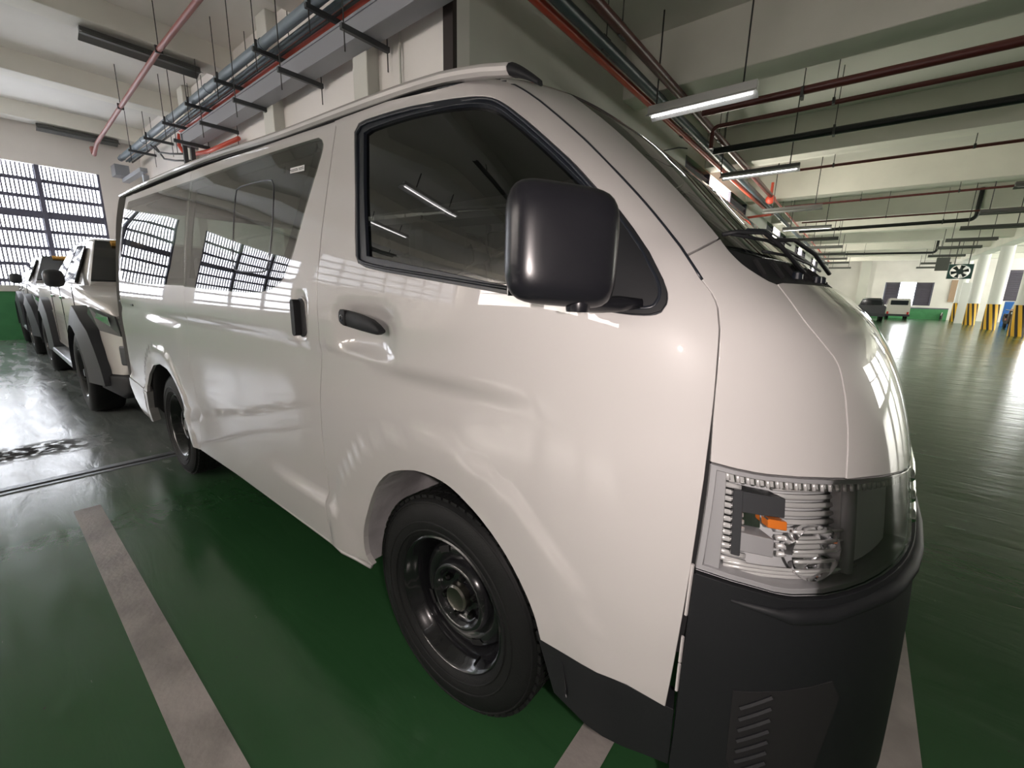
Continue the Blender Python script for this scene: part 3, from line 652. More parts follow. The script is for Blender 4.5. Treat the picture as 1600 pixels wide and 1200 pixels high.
D = {
'front_door': [(-0.298,1.787),(-0.1896,1.7908),(-0.1559,1.7914),(-0.0904,1.7913),(-0.0301,1.7893),(0.1486,1.7779),(0.2147,1.7754),(0.2737,1.7749),(0.3009,1.7755),(0.3271,1.7771),(0.3526,1.7796),(0.4263,1.7901),(0.4511,1.7942),(0.4656,1.7914),(0.477,1.7854),(0.4867,1.7778),(0.4957,1.7644),(0.5012,1.7487),(0.5046,1.7346),(0.5098,1.7045),(0.5155,1.6538),(0.5182,1.6133),(0.5178,1.5856),(0.5166,1.5718),(0.5065,1.484),(0.5028,1.4459),(0.4998,1.4273),(0.4955,1.4083),(0.4873,1.3796),(0.4758,1.3427),(0.4651,1.3038),(0.462,1.2868),(0.4604,1.2659),(0.4571,1.2544),(0.4523,1.2423),(0.4354,1.2085),(0.4314,1.199),(0.4249,1.1799),(0.42,1.1607),(0.4181,1.1505),(0.4151,1.13),(0.4093,1.0671),(0.4049,1.0277),(0.3858,0.9181),(0.3715,0.8231),(0.3624,0.7542),(0.3522,0.6665),(0.3468,0.6138),(0.3364,0.4879),(0.3103,0.4943),(0.2921,0.4978),(0.2732,0.5004),(0.2536,0.5018),(0.2224,0.5014),(0.095,0.4956),(0.0825,0.5408),(0.0775,0.5549),(0.0668,0.5781),(0.0609,0.5892),(0.0481,0.6105),(0.0405,0.6224),(0.0243,0.6453),(0.0065,0.6669),(-0.003,0.677),(-0.0134,0.6866),(-0.0356,0.7052),(-0.0692,0.7292),(-0.0929,0.7433),(-0.1337,0.7634),(-0.1487,0.7698),(-0.1646,0.7754),(-0.1819,0.7799),(-0.2017,0.7831),(-0.2234,0.7848),(-0.2465,0.7851),(-0.2709,0.7843),(-0.3042,0.7803),(-0.3405,0.7715),(-0.3704,0.7623),(-0.4012,0.7509),(-0.4313,0.7357),(-0.4596,0.7158),(-0.4847,0.6931),(-0.5061,0.6689),(-0.5253,0.6425),(-0.5426,0.6154),(-0.5581,0.5877),(-0.5865,0.531),(-0.5977,0.5052),(-0.6061,0.4797),(-0.6117,0.455),(-0.6146,0.4308),(-0.6144,0.4079),(-0.61,0.3874),(-0.596,0.3734),(-0.5777,0.3629),(-0.8016,0.3528),(-0.8211,0.4028),(-0.8263,0.4301),(-0.8261,0.4539),(-0.824,0.4782),(-0.8152,0.5508),(-0.8138,0.5739),(-0.8137,0.598),(-0.8171,0.6904),(-0.817,0.7131),(-0.8161,0.7342),(-0.8131,0.7762),(-0.8107,0.7971),(-0.808,0.818),(-0.8011,0.8596),(-0.7879,0.9224),(-0.7659,1.0067),(-0.7631,1.0273),(-0.7635,1.0478),(-0.7665,1.0681),(-0.7716,1.0878),(-0.7782,1.1074),(-0.7926,1.1462),(-0.7986,1.1655),(-0.8028,1.1848),(-0.8043,1.204),(-0.8038,1.2231),(-0.802,1.2422),(-0.7983,1.2615),(-0.7926,1.2807),(-0.7853,1.3),(-0.7753,1.3192),(-0.7608,1.3384),(-0.7202,1.3774),(-0.5953,1.4935),(-0.5555,1.5297),(-0.4744,1.6014),(-0.455,1.6194),(-0.4184,1.6555),(-0.3653,1.7105),(-0.3467,1.7288),(-0.3058,1.7646)],
'sliding_door': [(-1.7036,1.7699),(-1.6017,1.7715),(-1.1911,1.7813),(-0.7439,1.7881),(-0.6514,1.7886),(-0.521,1.7879),(-0.2856,1.7835),(-0.3058,1.7646),(-0.3467,1.7288),(-0.3653,1.7105),(-0.4184,1.6555),(-0.455,1.6194),(-0.4744,1.6014),(-0.5555,1.5297),(-0.5953,1.4935),(-0.7202,1.3774),(-0.7608,1.3384),(-0.7753,1.3192),(-0.7853,1.3),(-0.7926,1.2807),(-0.7983,1.2615),(-0.802,1.2422),(-0.8038,1.2231),(-0.8043,1.204),(-0.8028,1.1848),(-0.7986,1.1655),(-0.7926,1.1462),(-0.7782,1.1074),(-0.7716,1.0878),(-0.7665,1.0681),(-0.7635,1.0478),(-0.7631,1.0273),(-0.7659,1.0067),(-0.7879,0.9224),(-0.8011,0.8596),(-0.808,0.818),(-0.8107,0.7971),(-0.8131,0.7762),(-0.8161,0.7342),(-0.817,0.7131),(-0.8171,0.6904),(-0.8137,0.598),(-0.8138,0.5739),(-0.8152,0.5508),(-0.824,0.4782),(-0.8261,0.4539),(-0.8263,0.4301),(-0.8211,0.4028),(-0.8016,0.3528),(-1.1506,0.3519),(-1.3401,0.3503),(-1.4455,0.3486),(-1.6824,0.3432),(-2.288,0.3262),(-2.2207,0.4104),(-2.1991,0.454),(-2.184,0.4953),(-2.1783,0.5334),(-2.1819,0.5661),(-2.1899,0.5974),(-2.2094,0.6588),(-2.2167,0.6899),(-2.2228,0.7235),(-2.2274,0.7574),(-2.2295,0.7916),(-2.2286,0.826),(-2.2245,0.8608),(-2.2163,0.8968),(-2.2061,0.9327),(-2.1874,1.0033),(-2.1847,1.038),(-2.189,1.0718),(-2.205,1.139),(-2.2115,1.1805),(-2.2068,1.2218),(-2.1982,1.2546),(-2.1875,1.2866),(-2.1734,1.3176),(-2.1495,1.3477),(-2.0596,1.4309),(-1.9777,1.5094),(-1.9493,1.5352),(-1.862,1.6115),(-1.835,1.6366),(-1.8096,1.6622),(-1.7608,1.715),(-1.7329,1.742)],
'quarter': [(-3.1791,1.7685),(-2.6463,1.7663),(-2.2157,1.7657),(-1.8597,1.7675),(-1.7036,1.7699),(-1.7608,1.715),(-1.8096,1.6622),(-1.835,1.6366),(-1.862,1.6115),(-1.9493,1.5352),(-1.9777,1.5094),(-2.0596,1.4309),(-2.1495,1.3477),(-2.1734,1.3176),(-2.1875,1.2866),(-2.1982,1.2546),(-2.2068,1.2218),(-2.2115,1.1805),(-2.205,1.139),(-2.189,1.0718),(-2.1847,1.038),(-2.1874,1.0033),(-2.2061,0.9327),(-2.2163,0.8968),(-2.2245,0.8608),(-2.2286,0.826),(-2.2295,0.7916),(-2.2274,0.7574),(-2.2228,0.7235),(-2.2167,0.6899),(-2.2094,0.6588),(-2.1899,0.5974),(-2.1819,0.5661),(-2.1783,0.5334),(-2.184,0.4953),(-2.1991,0.454),(-2.2207,0.4104),(-2.288,0.3262),(-2.3826,0.3216),(-2.4104,0.3801),(-2.4175,0.424),(-2.4218,0.4685),(-2.4295,0.5118),(-2.4386,0.5443),(-2.4498,0.5762),(-2.4656,0.6068),(-2.487,0.636),(-2.5143,0.6639),(-2.5506,0.6898),(-2.6112,0.7195),(-2.693,0.744),(-2.8598,0.7551),(-3.0362,0.7249),(-3.1978,0.6422),(-3.315,0.5466),(-3.3001,0.5019),(-3.8642,0.5332),(-3.8322,0.6344),(-3.8204,0.6833),(-3.8103,0.7779),(-3.804,0.8247),(-3.7967,0.8714),(-3.7908,0.9234),(-3.7917,0.9746),(-3.7913,1.026),(-3.7971,1.0741),(-3.8084,1.1221),(-3.8175,1.1698),(-3.8159,1.2173),(-3.8098,1.2644),(-3.7975,1.3087),(-3.7679,1.3502),(-3.723,1.3899),(-3.6742,1.428),(-3.6286,1.4615),(-3.5809,1.4943),(-3.5304,1.5264),(-3.4238,1.5899),(-3.3695,1.6235),(-3.32,1.6577),(-3.2747,1.693),(-3.2303,1.73)],
'rear_bumper_side': [(-3.8703,0.5272),(-3.3001,0.5019),(-3.3267,0.4375),(-3.3466,0.3733),(-3.3395,0.3227),(-3.3429,0.2692),(-3.5152,0.2629),(-3.66,0.2693),(-3.7196,0.2982),(-3.7672,0.3328),(-3.8214,0.3666),(-3.8583,0.4157),(-3.8881,0.4668)],
'fd_opening': [(-0.2352,1.7287),(-0.191,1.7517),(-0.1506,1.756),(-0.0952,1.7556),(-0.018,1.7541),(0.082,1.7505),(0.357,1.7342),(0.379,1.7306),(0.3978,1.7227),(0.4109,1.7104),(0.4173,1.6972),(0.422,1.683),(0.4313,1.6415),(0.4349,1.6172),(0.4368,1.5931),(0.4383,1.5355),(0.4379,1.5134),(0.4316,1.4516),(0.4321,1.4317),(0.4317,1.4219),(0.43,1.4129),(0.409,1.3413),(0.3948,1.285),(0.3915,1.2747),(0.387,1.2643),(0.3809,1.2547),(0.3729,1.2452),(0.3556,1.2313),(0.3444,1.2271),(0.3335,1.2253),(0.3222,1.2246),(0.2996,1.2248),(0.2767,1.2265),(0.2015,1.2351),(-0.0096,1.255),(-0.4114,1.302),(-0.4761,1.3118),(-0.5088,1.3181),(-0.5415,1.3307),(-0.5378,1.3533),(-0.3274,1.603),(-0.3033,1.6338),(-0.2587,1.6968)],
'fd_glass': [(-0.1953,1.7196),(-0.157,1.727),(-0.0984,1.7289),(-0.0432,1.7295),(0.0132,1.7291),(0.0871,1.7274),(0.2641,1.7209),(0.3295,1.7164),(0.3475,1.7132),(0.363,1.7083),(0.3762,1.7019),(0.3864,1.6934),(0.3941,1.6803),(0.3989,1.6654),(0.4079,1.624),(0.4115,1.5985),(0.4125,1.586),(0.4136,1.5611),(0.4147,1.4769),(0.4125,1.455),(0.4035,1.4154),(0.3323,1.3429),(0.3178,1.3257),(0.3063,1.3088),(0.297,1.2921),(0.2803,1.2589),(0.2733,1.2423),(0.1664,1.2543),(0.0058,1.2697),(-0.0115,1.2719),(-0.0625,1.2797),(-0.155,1.2953),(-0.3667,1.3294),(-0.4886,1.3499),(-0.434,1.4171),(-0.3542,1.5202),(-0.3252,1.5553),(-0.2791,1.609),(-0.2645,1.6271),(-0.2504,1.6453),(-0.2094,1.7009)],
'fd_sail': [(0.4289,1.4405),(0.429,1.4193),(0.427,1.4084),(0.4181,1.3756),(0.4042,1.3324),(0.3922,1.2849),(0.3841,1.2642),(0.372,1.2473),(0.3562,1.2344),(0.3349,1.2285),(0.3124,1.2278),(0.2895,1.2288),(0.2663,1.2323),(0.2756,1.2631),(0.288,1.2942),(0.2929,1.3046),(0.299,1.3152),(0.3066,1.3258),(0.3158,1.3365),(0.3267,1.3474),(0.3899,1.4038),(0.416,1.4279)],
'sd_glass': [(-1.7367,1.7225),(-1.5577,1.727),(-1.1084,1.7431),(-0.9236,1.7485),(-0.7653,1.7507),(-0.6247,1.7506),(-0.4597,1.7494),(-0.4272,1.7479),(-0.4136,1.7351),(-0.4185,1.7185),(-0.4395,1.6974),(-0.4634,1.6774),(-0.5112,1.6405),(-0.5364,1.6222),(-0.59,1.5857),(-0.6737,1.5302),(-0.8345,1.4182),(-0.8926,1.3801),(-0.9582,1.3398),(-0.9878,1.3198),(-1.0172,1.297),(-1.051,1.2755),(-1.0898,1.2598),(-1.1362,1.2474),(-1.1926,1.239),(-1.2535,1.2336),(-1.3344,1.2308),(-1.468,1.2311),(-1.6937,1.2336),(-1.8467,1.2365),(-2.2012,1.2448),(-2.1894,1.2795),(-2.1755,1.313),(-2.1518,1.3454),(-2.1179,1.3771),(-2.0589,1.4303),(-1.9751,1.508),(-1.9458,1.5335),(-1.9154,1.5588),(-1.8497,1.6117),(-1.8188,1.6385),(-1.7903,1.6658),(-1.7633,1.6937)],
'sd_pane': [(-1.2326,1.603),(-1.1945,1.6351),(-1.1468,1.6448),(-1.0664,1.6483),(-0.9901,1.6493),(-0.9368,1.6492),(-0.886,1.6475),(-0.8508,1.6422),(-0.8494,1.6215),(-0.8678,1.5981),(-0.8883,1.5749),(-0.9319,1.529),(-0.9764,1.4831),(-1.0247,1.4356),(-1.0506,1.4119),(-1.1332,1.3404),(-1.1635,1.3173),(-1.2064,1.3106),(-1.2744,1.3106),(-1.3454,1.3121),(-1.4195,1.3148),(-1.4784,1.323),(-1.484,1.3465),(-1.4631,1.371),(-1.4408,1.3953),(-1.3496,1.4912),(-1.3275,1.5137),(-1.2559,1.5806)],
'q_glass': [(-3.1197,1.7312),(-2.6254,1.7257),(-2.2215,1.7223),(-1.885,1.7214),(-1.7367,1.7225),(-1.7633,1.6937),(-1.7903,1.6658),(-1.8188,1.6385),(-1.8497,1.6117),(-1.9154,1.5588),(-1.9458,1.5335),(-1.9751,1.508),(-2.0589,1.4303),(-2.1179,1.3771),(-2.1508,1.3465),(-2.1744,1.3153),(-2.1883,1.2831),(-2.2,1.2497),(-2.8146,1.2533),(-3.5506,1.2611),(-3.6925,1.2782),(-3.7094,1.3292),(-3.6762,1.3653),(-3.6375,1.4002),(-3.5973,1.434),(-3.5567,1.4671),(-3.5144,1.4995),(-3.4663,1.5334),(-3.4143,1.567),(-3.3043,1.6337),(-3.2461,1.6659),(-3.1825,1.6981)],
'sticker': [(-0.6791,1.6676),(-0.5775,1.6664),(-0.5934,1.6466),(-0.6946,1.6483)],
'pillar': [(0.4511,1.7942),(0.4731,1.7984),(0.6532,1.77),(0.6485,1.7486),(0.6472,1.734),(0.6475,1.7206),(0.6504,1.6813),(0.6512,1.6546),(0.6506,1.6277),(0.6481,1.6009),(0.6459,1.5875),(0.6347,1.5343),(0.6299,1.4998),(0.6256,1.4777),(0.6176,1.4462),(0.607,1.4154),(0.5843,1.3663),(0.4738,1.3293),(0.4736,1.3338),(0.4754,1.3425),(0.4954,1.4083),(0.5015,1.4366),(0.5166,1.5718),(0.5178,1.5856),(0.5182,1.6133),(0.5155,1.6538),(0.5098,1.7045),(0.5046,1.7346),(0.5012,1.7487),(0.4957,1.7644),(0.4867,1.7778),(0.477,1.7854),(0.4656,1.7914)],
'fender': [(0.5843,1.3663),(0.5767,1.3533),(0.571,1.3411),(0.5689,1.3328),(0.5681,1.3251),(0.5687,1.3179),(0.5722,1.3098),(0.5831,1.2959),(0.5896,1.2898),(0.6034,1.2836),(0.5919,1.2552),(0.5853,1.2366),(0.5832,1.2276),(0.5827,1.2187),(0.5836,1.2114),(0.5858,1.2042),(0.6035,1.1644),(0.6064,1.1547),(0.6078,1.1448),(0.6082,1.1344),(0.6069,1.0952),(0.6034,1.0436),(0.5992,1.012),(0.5892,0.9613),(0.5561,0.9656),(0.4751,0.9729),(0.4586,0.975),(0.4343,0.9792),(0.4012,0.9867),(0.4063,1.0268),(0.4116,1.0988),(0.4137,1.1197),(0.4164,1.1403),(0.42,1.1607),(0.4249,1.1799),(0.4314,1.199),(0.4354,1.2085),(0.4523,1.2423),(0.4571,1.2544),(0.4604,1.2659),(0.462,1.2868),(0.465,1.3038),(0.4672,1.3126),(0.4738,1.3293),(0.542,1.3525)],
'hl_top': [(0.4012,0.9867),(0.4343,0.9792),(0.4586,0.975),(0.4751,0.9729),(0.5268,0.9686),(0.5666,0.9641),(0.6252,0.9564),(0.6753,0.9487),(0.7005,0.9446),(0.7782,0.928)],
'hl_bot': [(0.3704,0.7913),(0.4175,0.7813),(0.4755,0.7669),(0.4926,0.7639),(0.5028,0.7629),(0.5461,0.7611),(0.6565,0.7668),(0.6911,0.7675),(0.7124,0.7672)],
'hood_side': [(0.6034,1.2836),(0.5919,1.2552),(0.5853,1.2366),(0.5832,1.2276),(0.5827,1.2187),(0.5836,1.2114),(0.5858,1.2042),(0.6035,1.1644),(0.6064,1.1547),(0.6078,1.1448),(0.6082,1.1344),(0.6069,1.0952),(0.6034,1.0436),(0.5992,1.012),(0.5892,0.9613)],
'ws_edge': [(0.6532,1.77),(0.6485,1.7486),(0.6472,1.734),(0.6475,1.7206),(0.651,1.6681),(0.6511,1.6412),(0.6497,1.6143),(0.6459,1.5875),(0.6347,1.5343),(0.6317,1.5112),(0.6278,1.4884),(0.6205,1.4566),(0.6144,1.4359),(0.607,1.4154),(0.5843,1.3663)],
'fender_top': [(0.5843,1.3663),(0.5767,1.3533),(0.571,1.3411),(0.5689,1.3328),(0.5681,1.3251),(0.5687,1.3179),(0.5722,1.3098),(0.5831,1.2959),(0.5896,1.2898),(0.6034,1.2836)]}
# outlines that run past what the camera sees
PT = 1.797
def ufx(x, z): return x-float(Xc(z)-Az(z))
pil = [(.47, PT), (.653, PT)]+[q for q in D['ws_edge']]+[q for q in D['pillar'] if q[1] < 1.3663 or q[0] < .5][0:0]
D['pillar'][:] = [(.4731, PT), (.56, PT), (.6532, PT)]+D['pillar'][2:]
hs = D['hood_side']; hoodB = [q for q in D['hl_top'] if q[0] > .59]
hlT, hlB = D['hl_top']+[(.83, .922)], D['hl_bot']+[(.80, .767)]
van = empty('white_van', (-1.3, 0, 0), 'white panel sided passenger van with tinted windows and black front bumper, filling the foreground', 'van')
P_ = M['paint']
for side in (-1, 1):
    s_ = dict(side=side)
    panel('front_door', P_, van, D['front_door'], [inset(D['fd_opening'], -.001)], fine=[(-.72, -.36, 1.05, 1.22, .012)] if side < 0 else (), **s_)
    sg = inset(D['sd_glass'], .0); 
    panel('sliding_door', P_, van, D['sliding_door'], [inset(D['sd_glass'], .006)], fine=[(-1.0, -.84, 1.06, 1.25, .012)] if side < 0 else (), off=.0005, **s_)
    panel('quarter_panel', P_, van, D['quarter'], [inset(D['q_glass'], .008)], off=.0005, **s_)
    panel('rear_bumper_corner', P_, van, D['rear_bumper_side'], off=.004, grid=.05, thick=.05, **s_)
    panel('windscreen_pillar', P_, van, D['pillar'], grid=.03, **s_)
    panel('front_corner_panel', P_, van, D['fender'], grid=.03, **s_)
    # side glass
    g = panel('front_door_glass', M['glass'], van, inset(D['fd_glass'], -.004), gap=0, off=-.012, thick=.004, grid=.06, **s_)
    panel('window_seal', M['rubber'], van, D['fd_opening'], [D['fd_glass'], inset(D['fd_sail'], .004)], gap=0, off=-.002, thick=.012, grid=.5, **s_)
    panel('mirror_sail', M['black_plastic'], van, D['fd_sail'], gap=0, off=.003, thick=.02, grid=.03, **s_)
    panel('sliding_door_glass', M['glass_dark'], van, D['sd_glass'], gap=.001, off=.001, thick=.005, grid=.06, **s_)
    panel('quarter_glass', M['glass_dark'], van, D['q_glass'], gap=.001, off=.001, thick=.005, grid=.06, **s_)
    # ceramic border behind the bonded glass
    for nm, k, ins in (('sliding_glass_border', 'sd_glass', .045), ('quarter_glass_border', 'q_glass', .035)):
        panel(nm, M['dark'], van, D[k], [inset(D[k], ins)], gap=.002, off=-.006, thick=.006, grid=.5, **s_)
    rope(D['sd_pane'], -.0005, .0036, side).build('sliding_pane_frame', M['rubber'], van, smooth=True)
    rope(inset(D['fd_opening'], .012), .0, .0045, side).build('seal_bead', M['rubber'], van, smooth=True)
    seamf = [q for q in D['front_door'] if (q[1] > 1.27 and q[0] > .30) or (q[1] > 1.7 and q[0] > .2)]
    rope(sorted(seamf, key=lambda q: -q[1]), -.0015, .0036, side, closed=False, n=6).build('seam_rubber', M['rubber'], van, smooth=True)
    # inner edge of the seams
    fdz = [q for q in D['front_door'] if q[0] > .25 and q[1] > .52]; bsm = [q for q in D['front_door'] if abs(float(S(q[0], q[1])[0])+.53) < .06 and .40 < q[1] < 1.76]
    asm = [q for q in D['sliding_door'] if float(S(q[0], q[1])[0]) < -1.85 and q[1] > .62]
    for nm, pl in (('front_seam_backing', fdz), ('pillar_seam_backing', bsm), ('slide_seam_backing', asm)):
        rope(sorted(pl, key=lambda q: -q[1]), -.016, .010, side, closed=False, n=5).build(nm, M['dark'], van)
    # headlight
    hl = hlT+hlB[::-1]
    box_ = panel('headlight_housing', M['hl_shell'], van, hl, gap=.004, off=-.075, thick=.01, grid=.04, **s_)
    wall_ = panel('headlight_rim', M['hl_grey'], van, hl, [inset(hl, .010)], gap=.003, off=-.004, thick=.075, grid=.5, **s_)
    panel('headlight_lens', M['lens'], van, hl, gap=.003, off=.002, thick=.004, grid=.03, **s_)
# front face pieces that cross the centre line: build right half and left half as one mesh
def cross_panel(name, m, poly_half, off=0, grid=.04, thick=.018, parent=van):
    """poly_half runs from the centre line to the side and back; both halves become one mesh"""
    L = panel(name, m, parent, poly_half, gap=0, off=off, thick=thick, grid=grid, side=-1, data=True)
    R = panel(name, m, parent, poly_half, gap=0, off=off, thick=thick, grid=grid, side=1, data=True)
    V = L[0]+R[0]; N = L[2]+R[2]; k = len(L[0]); F = L[1]+[tuple(i+k for i in f) for f in R[1]]
    F = [f for f in F if not all(abs(V[i][1]) < 2e-3 for i in f)]
    return rawmesh(name, V, F, m, parent, True, normals=N)
g_ = .0022
hood = [(UC, 1.287)]+[(u, 1.286) for u in np.linspace(UC-.02, .62, 16)]+[(hs[0][0]+g_, hs[0][1])]+[(u+g_, z) for u, z in hs[1:]]
zb = D['hl_top'][[q[0] > .589 for q in D['hl_top']].index(True)][1]
hood += [(u, z+g_) for u, z in D['hl_top'] if u > .60]+[(u, .926+g_) for u in np.linspace(.80, UC, 8)]
cross_panel('hood', P_, hood)
ws = [(UC, 1.792)]+[(u, 1.792) for u in np.linspace(UC-.03, .66, 14)]+[(u+.004, z) for u, z in D['ws_edge'] if z < 1.785]
ws += [(u+.004, z) for u, z in D['fender_top'] if 1.35 < z < 1.364]+[(.62, 1.345)]+[(u, 1.340) for u in np.linspace(.66, UC, 14)]
cross_panel('windscreen', M['windscreen'], ws, off=-.004, thick=.005)
wsi = [(UC, 1.792), (.656, 1.792)]+[(u+.004, z) for u, z in D['ws_edge'] if z < 1.785]+[(.60, 1.32), (.635, 1.33), (.68, 1.76), (UC, 1.765)]
cow = [(UC, 1.345)]+[(u, 1.345) for u in np.linspace(UC-.03, .66, 14)]+[(.62, 1.350), (.592, 1.358)]+[(u+.003, z) for u, z in D['fender_top'][3:]]+[(u, 1.289) for u in np.linspace(.62, UC, 16)]
cross_panel('cowl', M['black_plastic'], cow, off=-.006, thick=.02)
grl = [(UC, .918)]+[(u, .918) for u in np.linspace(UC-.03, .84, 6)]+[(.835, .915), (.808, .775)]+[(u, .772) for u in np.linspace(.84, UC, 7)]
gr = cross_panel('grille', M['hl_dark'], grl, off=-.03, thick=.02)
for k in range(3):
    zz = .80+.045*k
    mb = MB(); us = np.linspace(.835, UC, 9)
    P1 = [tuple(p) for p in SP(us, zz, -.004)]; P1 += [(p[0], -p[1], p[2]) for p in reversed(P1[:-1])]
    mb.tube(P1, .011, 6).build('grille_bar', M['chrome'], van, smooth=True)
# bumper
zbm = .235
bp = [(UC, .764)]+[(u, .764) for u in np.linspace(UC-.03, .82, 8)]+[(u, z-.004) for u, z in reversed(hlB[:-1])]
xs_ = .690
def uat(x, z): 
    lo, hi = 0.0, .8
    for _ in range(30):
        m_ = (lo+hi)/2
        if S(m_, z)[0] < x: lo = m_
        else: hi = m_
    return lo
bp[-1] = (uat(.692, .787)+.0, .787)
bp += [(uat(.692, z), z) for z in (.70, .6, .5, .42)]+[(uat(.690, .36), .36), (uat(.70, .31), .31), (uat(.76, .255), .255)]+[(u, zbm) for u in np.linspace(.50, UC, 14)]
fogp = [(.425, .575), (.56, .600), (.575, .56), (.545, .40), (.53, .36), (.445, .36), (.425, .42)]
bumper = cross_panel('front_bumper', M['black_plastic'], bp, off=.006, thick=.03)
lip = [(u, z) for u, z in hlB if .40 < u < .70]+[(.76, .768), (.83, .767), (.95, .766), (UC, .766)]; lip = [(q[0], q[1]-.030-.02*math.exp(-((q[0]-.40)/.02)**2)*0) for q in lip]
mb = MB(); P1 = [tuple(p) for p in SP(np.array([q[0] for q in lip]), np.array([q[1] for q in lip]), .006)]
P1 += [(a_, -b_, c_) for a_, b_, c_ in reversed(P1[:-1])]; mb.tube(P1, [.003, .009]+[.015]*(len(P1)-4)+[.009, .003], 10).build('bumper_lip', M['black_plastic'], van, smooth=True)
# fog lamp recess: flat dark sheet painted for its shade, with slanting ribs
fr = panel('fog_recess_shade', M['dark'], bumper, fogp, gap=0, off=.0072, thick=.002, grid=.03)
for k in range(7):
    zz = .40+.024*k; us = np.linspace(.435, .475, 4)
    MB().tube([tuple(p) for p in SP(us, zz+(us-.435)*.8, .009)], .004, 5).build('recess_rib', M['black_plastic'], bumper)
# valance under the door, ahead of the wheel
val = [(ufx(.380, .50), .505), (ufx(.53, .495), .500), (uat(.60, .49), .492), (uat(.686, .482), .482), (uat(.686, .345), .345), (uat(.60, .338), .336), (ufx(.50, .335), .336), (ufx(.425, .36), .365), (ufx(.405, .43), .43)]
for side in (-1, 1):
    panel('front_valance', M['black_plastic'], van, val, gap=0, off=-.006, thick=.05, grid=.05, side=side)
# bright clips down the bumper seam
for za, zb_ in ((.80, .70), (.655, .60), (.595, .535)):
    zz = np.linspace(za, zb_, 4); us = np.array([uat(.687, z) for z in zz])
    MB().tube([tuple(p) for p in SP(us, zz, -.002)], .003, 5).build('seam_edge', P_, van)
# headlight internals, right side seen, left side the same
def hlp(u, z, off, side): return Vector(SP(u, z, off, side))
def hbar(name, u0, u1, z0, z1, off, r, m, side, par, n=8, drop=0):
    us = np.linspace(u0, u1, n); zs = np.linspace(z0, z1, n)
    return MB().tube([tuple(p) for p in SP(us, zs, off, side)], r, 5).build(name, m, par, smooth=True)
def hblock(name, uz, off, thick, m, side, par): return panel(name, m, par, uz, gap=0, off=off, thick=thick, grid=.02, side=side)
for side in (-1, 1):
    t = [o for o in van.children if o.name.startswith('headlight_housing')][0 if side < 0 else 1]
    hblock('side_strip', [(.386, .800), (.407, .975), (.424, .972), (.405, .795)], -.012, .05, M['hl_grey'], side, t)
    hblock('inner_frame', [(.428, .965), (.595, .948), (.600, .935), (.432, .950)], -.030, .03, M['satin'], side, t)
    for k in range(12):      # fluted reflector ribs on the outer side
        z0 = .945-.0125*k
        hbar('reflector_rib', .414+.0008*k*-1, .448, z0, z0-.006, -.034, .0052, M['satin'], side, t, 4)
    for k in range(9):       # long ribs to the middle
        z0 = .938-.0155*k
        hbar('reflector_rib', .505, .612, z0, z0-.010, -.050, .0055, M['satin'], side, t, 7)
    for k in range(5):
        hbar('lower_rib', .415, .640, .803-.0085*k, .782-.0070*k, -.030-.002*k, .0035, M['satin'], side, t, 8)
    hblock('bulb_box', [(.446, .935), (.507, .925), (.504, .893), (.444, .900)], -.022, .045, M['hl_dark'], side, t)
    hblock('bulb_box', [(.434, .862), (.486, .852), (.484, .822), (.432, .830)], -.022, .045, M['hl_grey'], side, t)
    hblock('bulb_box', [(.446, .896), (.476, .892), (.475, .866), (.444, .870)], -.040, .02, M['chrome'], side, t)
    hblock('frame_edge', [(.435, .937), (.446, .936), (.436, .820), (.426, .822)], -.020, .04, M['hl_dark'], side, t)
    tag(hblock('amber_bulb', [(.479, .890), (.505, .885), (.504, .872), (.479, .877)], -.018, .02, M['amber'], side, t), 'amber bulb inside the headlight')
    # bowl reflector
    c = hlp(.548, .828, -.055, side); nrm = (hlp(.548, .828, 0, side)-c).normalized(); ax = nrm.orthogonal().normalized(); bx_ = nrm.cross(ax)
    mb = MB(); prof = [(.0, -.02), (.02, -.015), (.036, -.002), (.046, .018), (.050, .038)]; V = []; F = []; n = 20
    for r_, h_ in prof:
        for j in range(n): a = 2*pi*j/n; V.append(tuple(c+nrm*h_+ax*r_*cos(a)*1.0+bx_*r_*sin(a)*1.0))
    for i_ in range(len(prof)-1):
        for j in range(n): F.append((i_*n+j, i_*n+(j+1) % n, (i_+1)*n+(j+1) % n, (i_+1)*n+j))
    mb.add(V, F); mb.build('reflector_bowl', M['chrome'], t, smooth=True)
    for k in range(5): hbar('bowl_rib', .515, .600, .868-.018*k, .862-.018*k, -.022, .0035, M['satin'], side, t, 6)
    for k in range(26):      # toothed edge under the top rim
        u0 = .425+.0132*k; z0 = float(np.interp(u0, [q[0] for q in hlT], [q[1] for q in hlT]))
        hbar('rim_tooth', u0, u0, z0-.010, z0-.024, -.010, .0035, M['satin'], side, t, 2)
    hbar('divider', .618, .600, .945, .785, -.020, .012, M['hl_grey'], side, t, 6)
    hblock('turn_reflector', [(.625, .938), (.80, .915), (.76, .785), (.605, .785)], -.035, .02, M['hl_shell'], side, t)
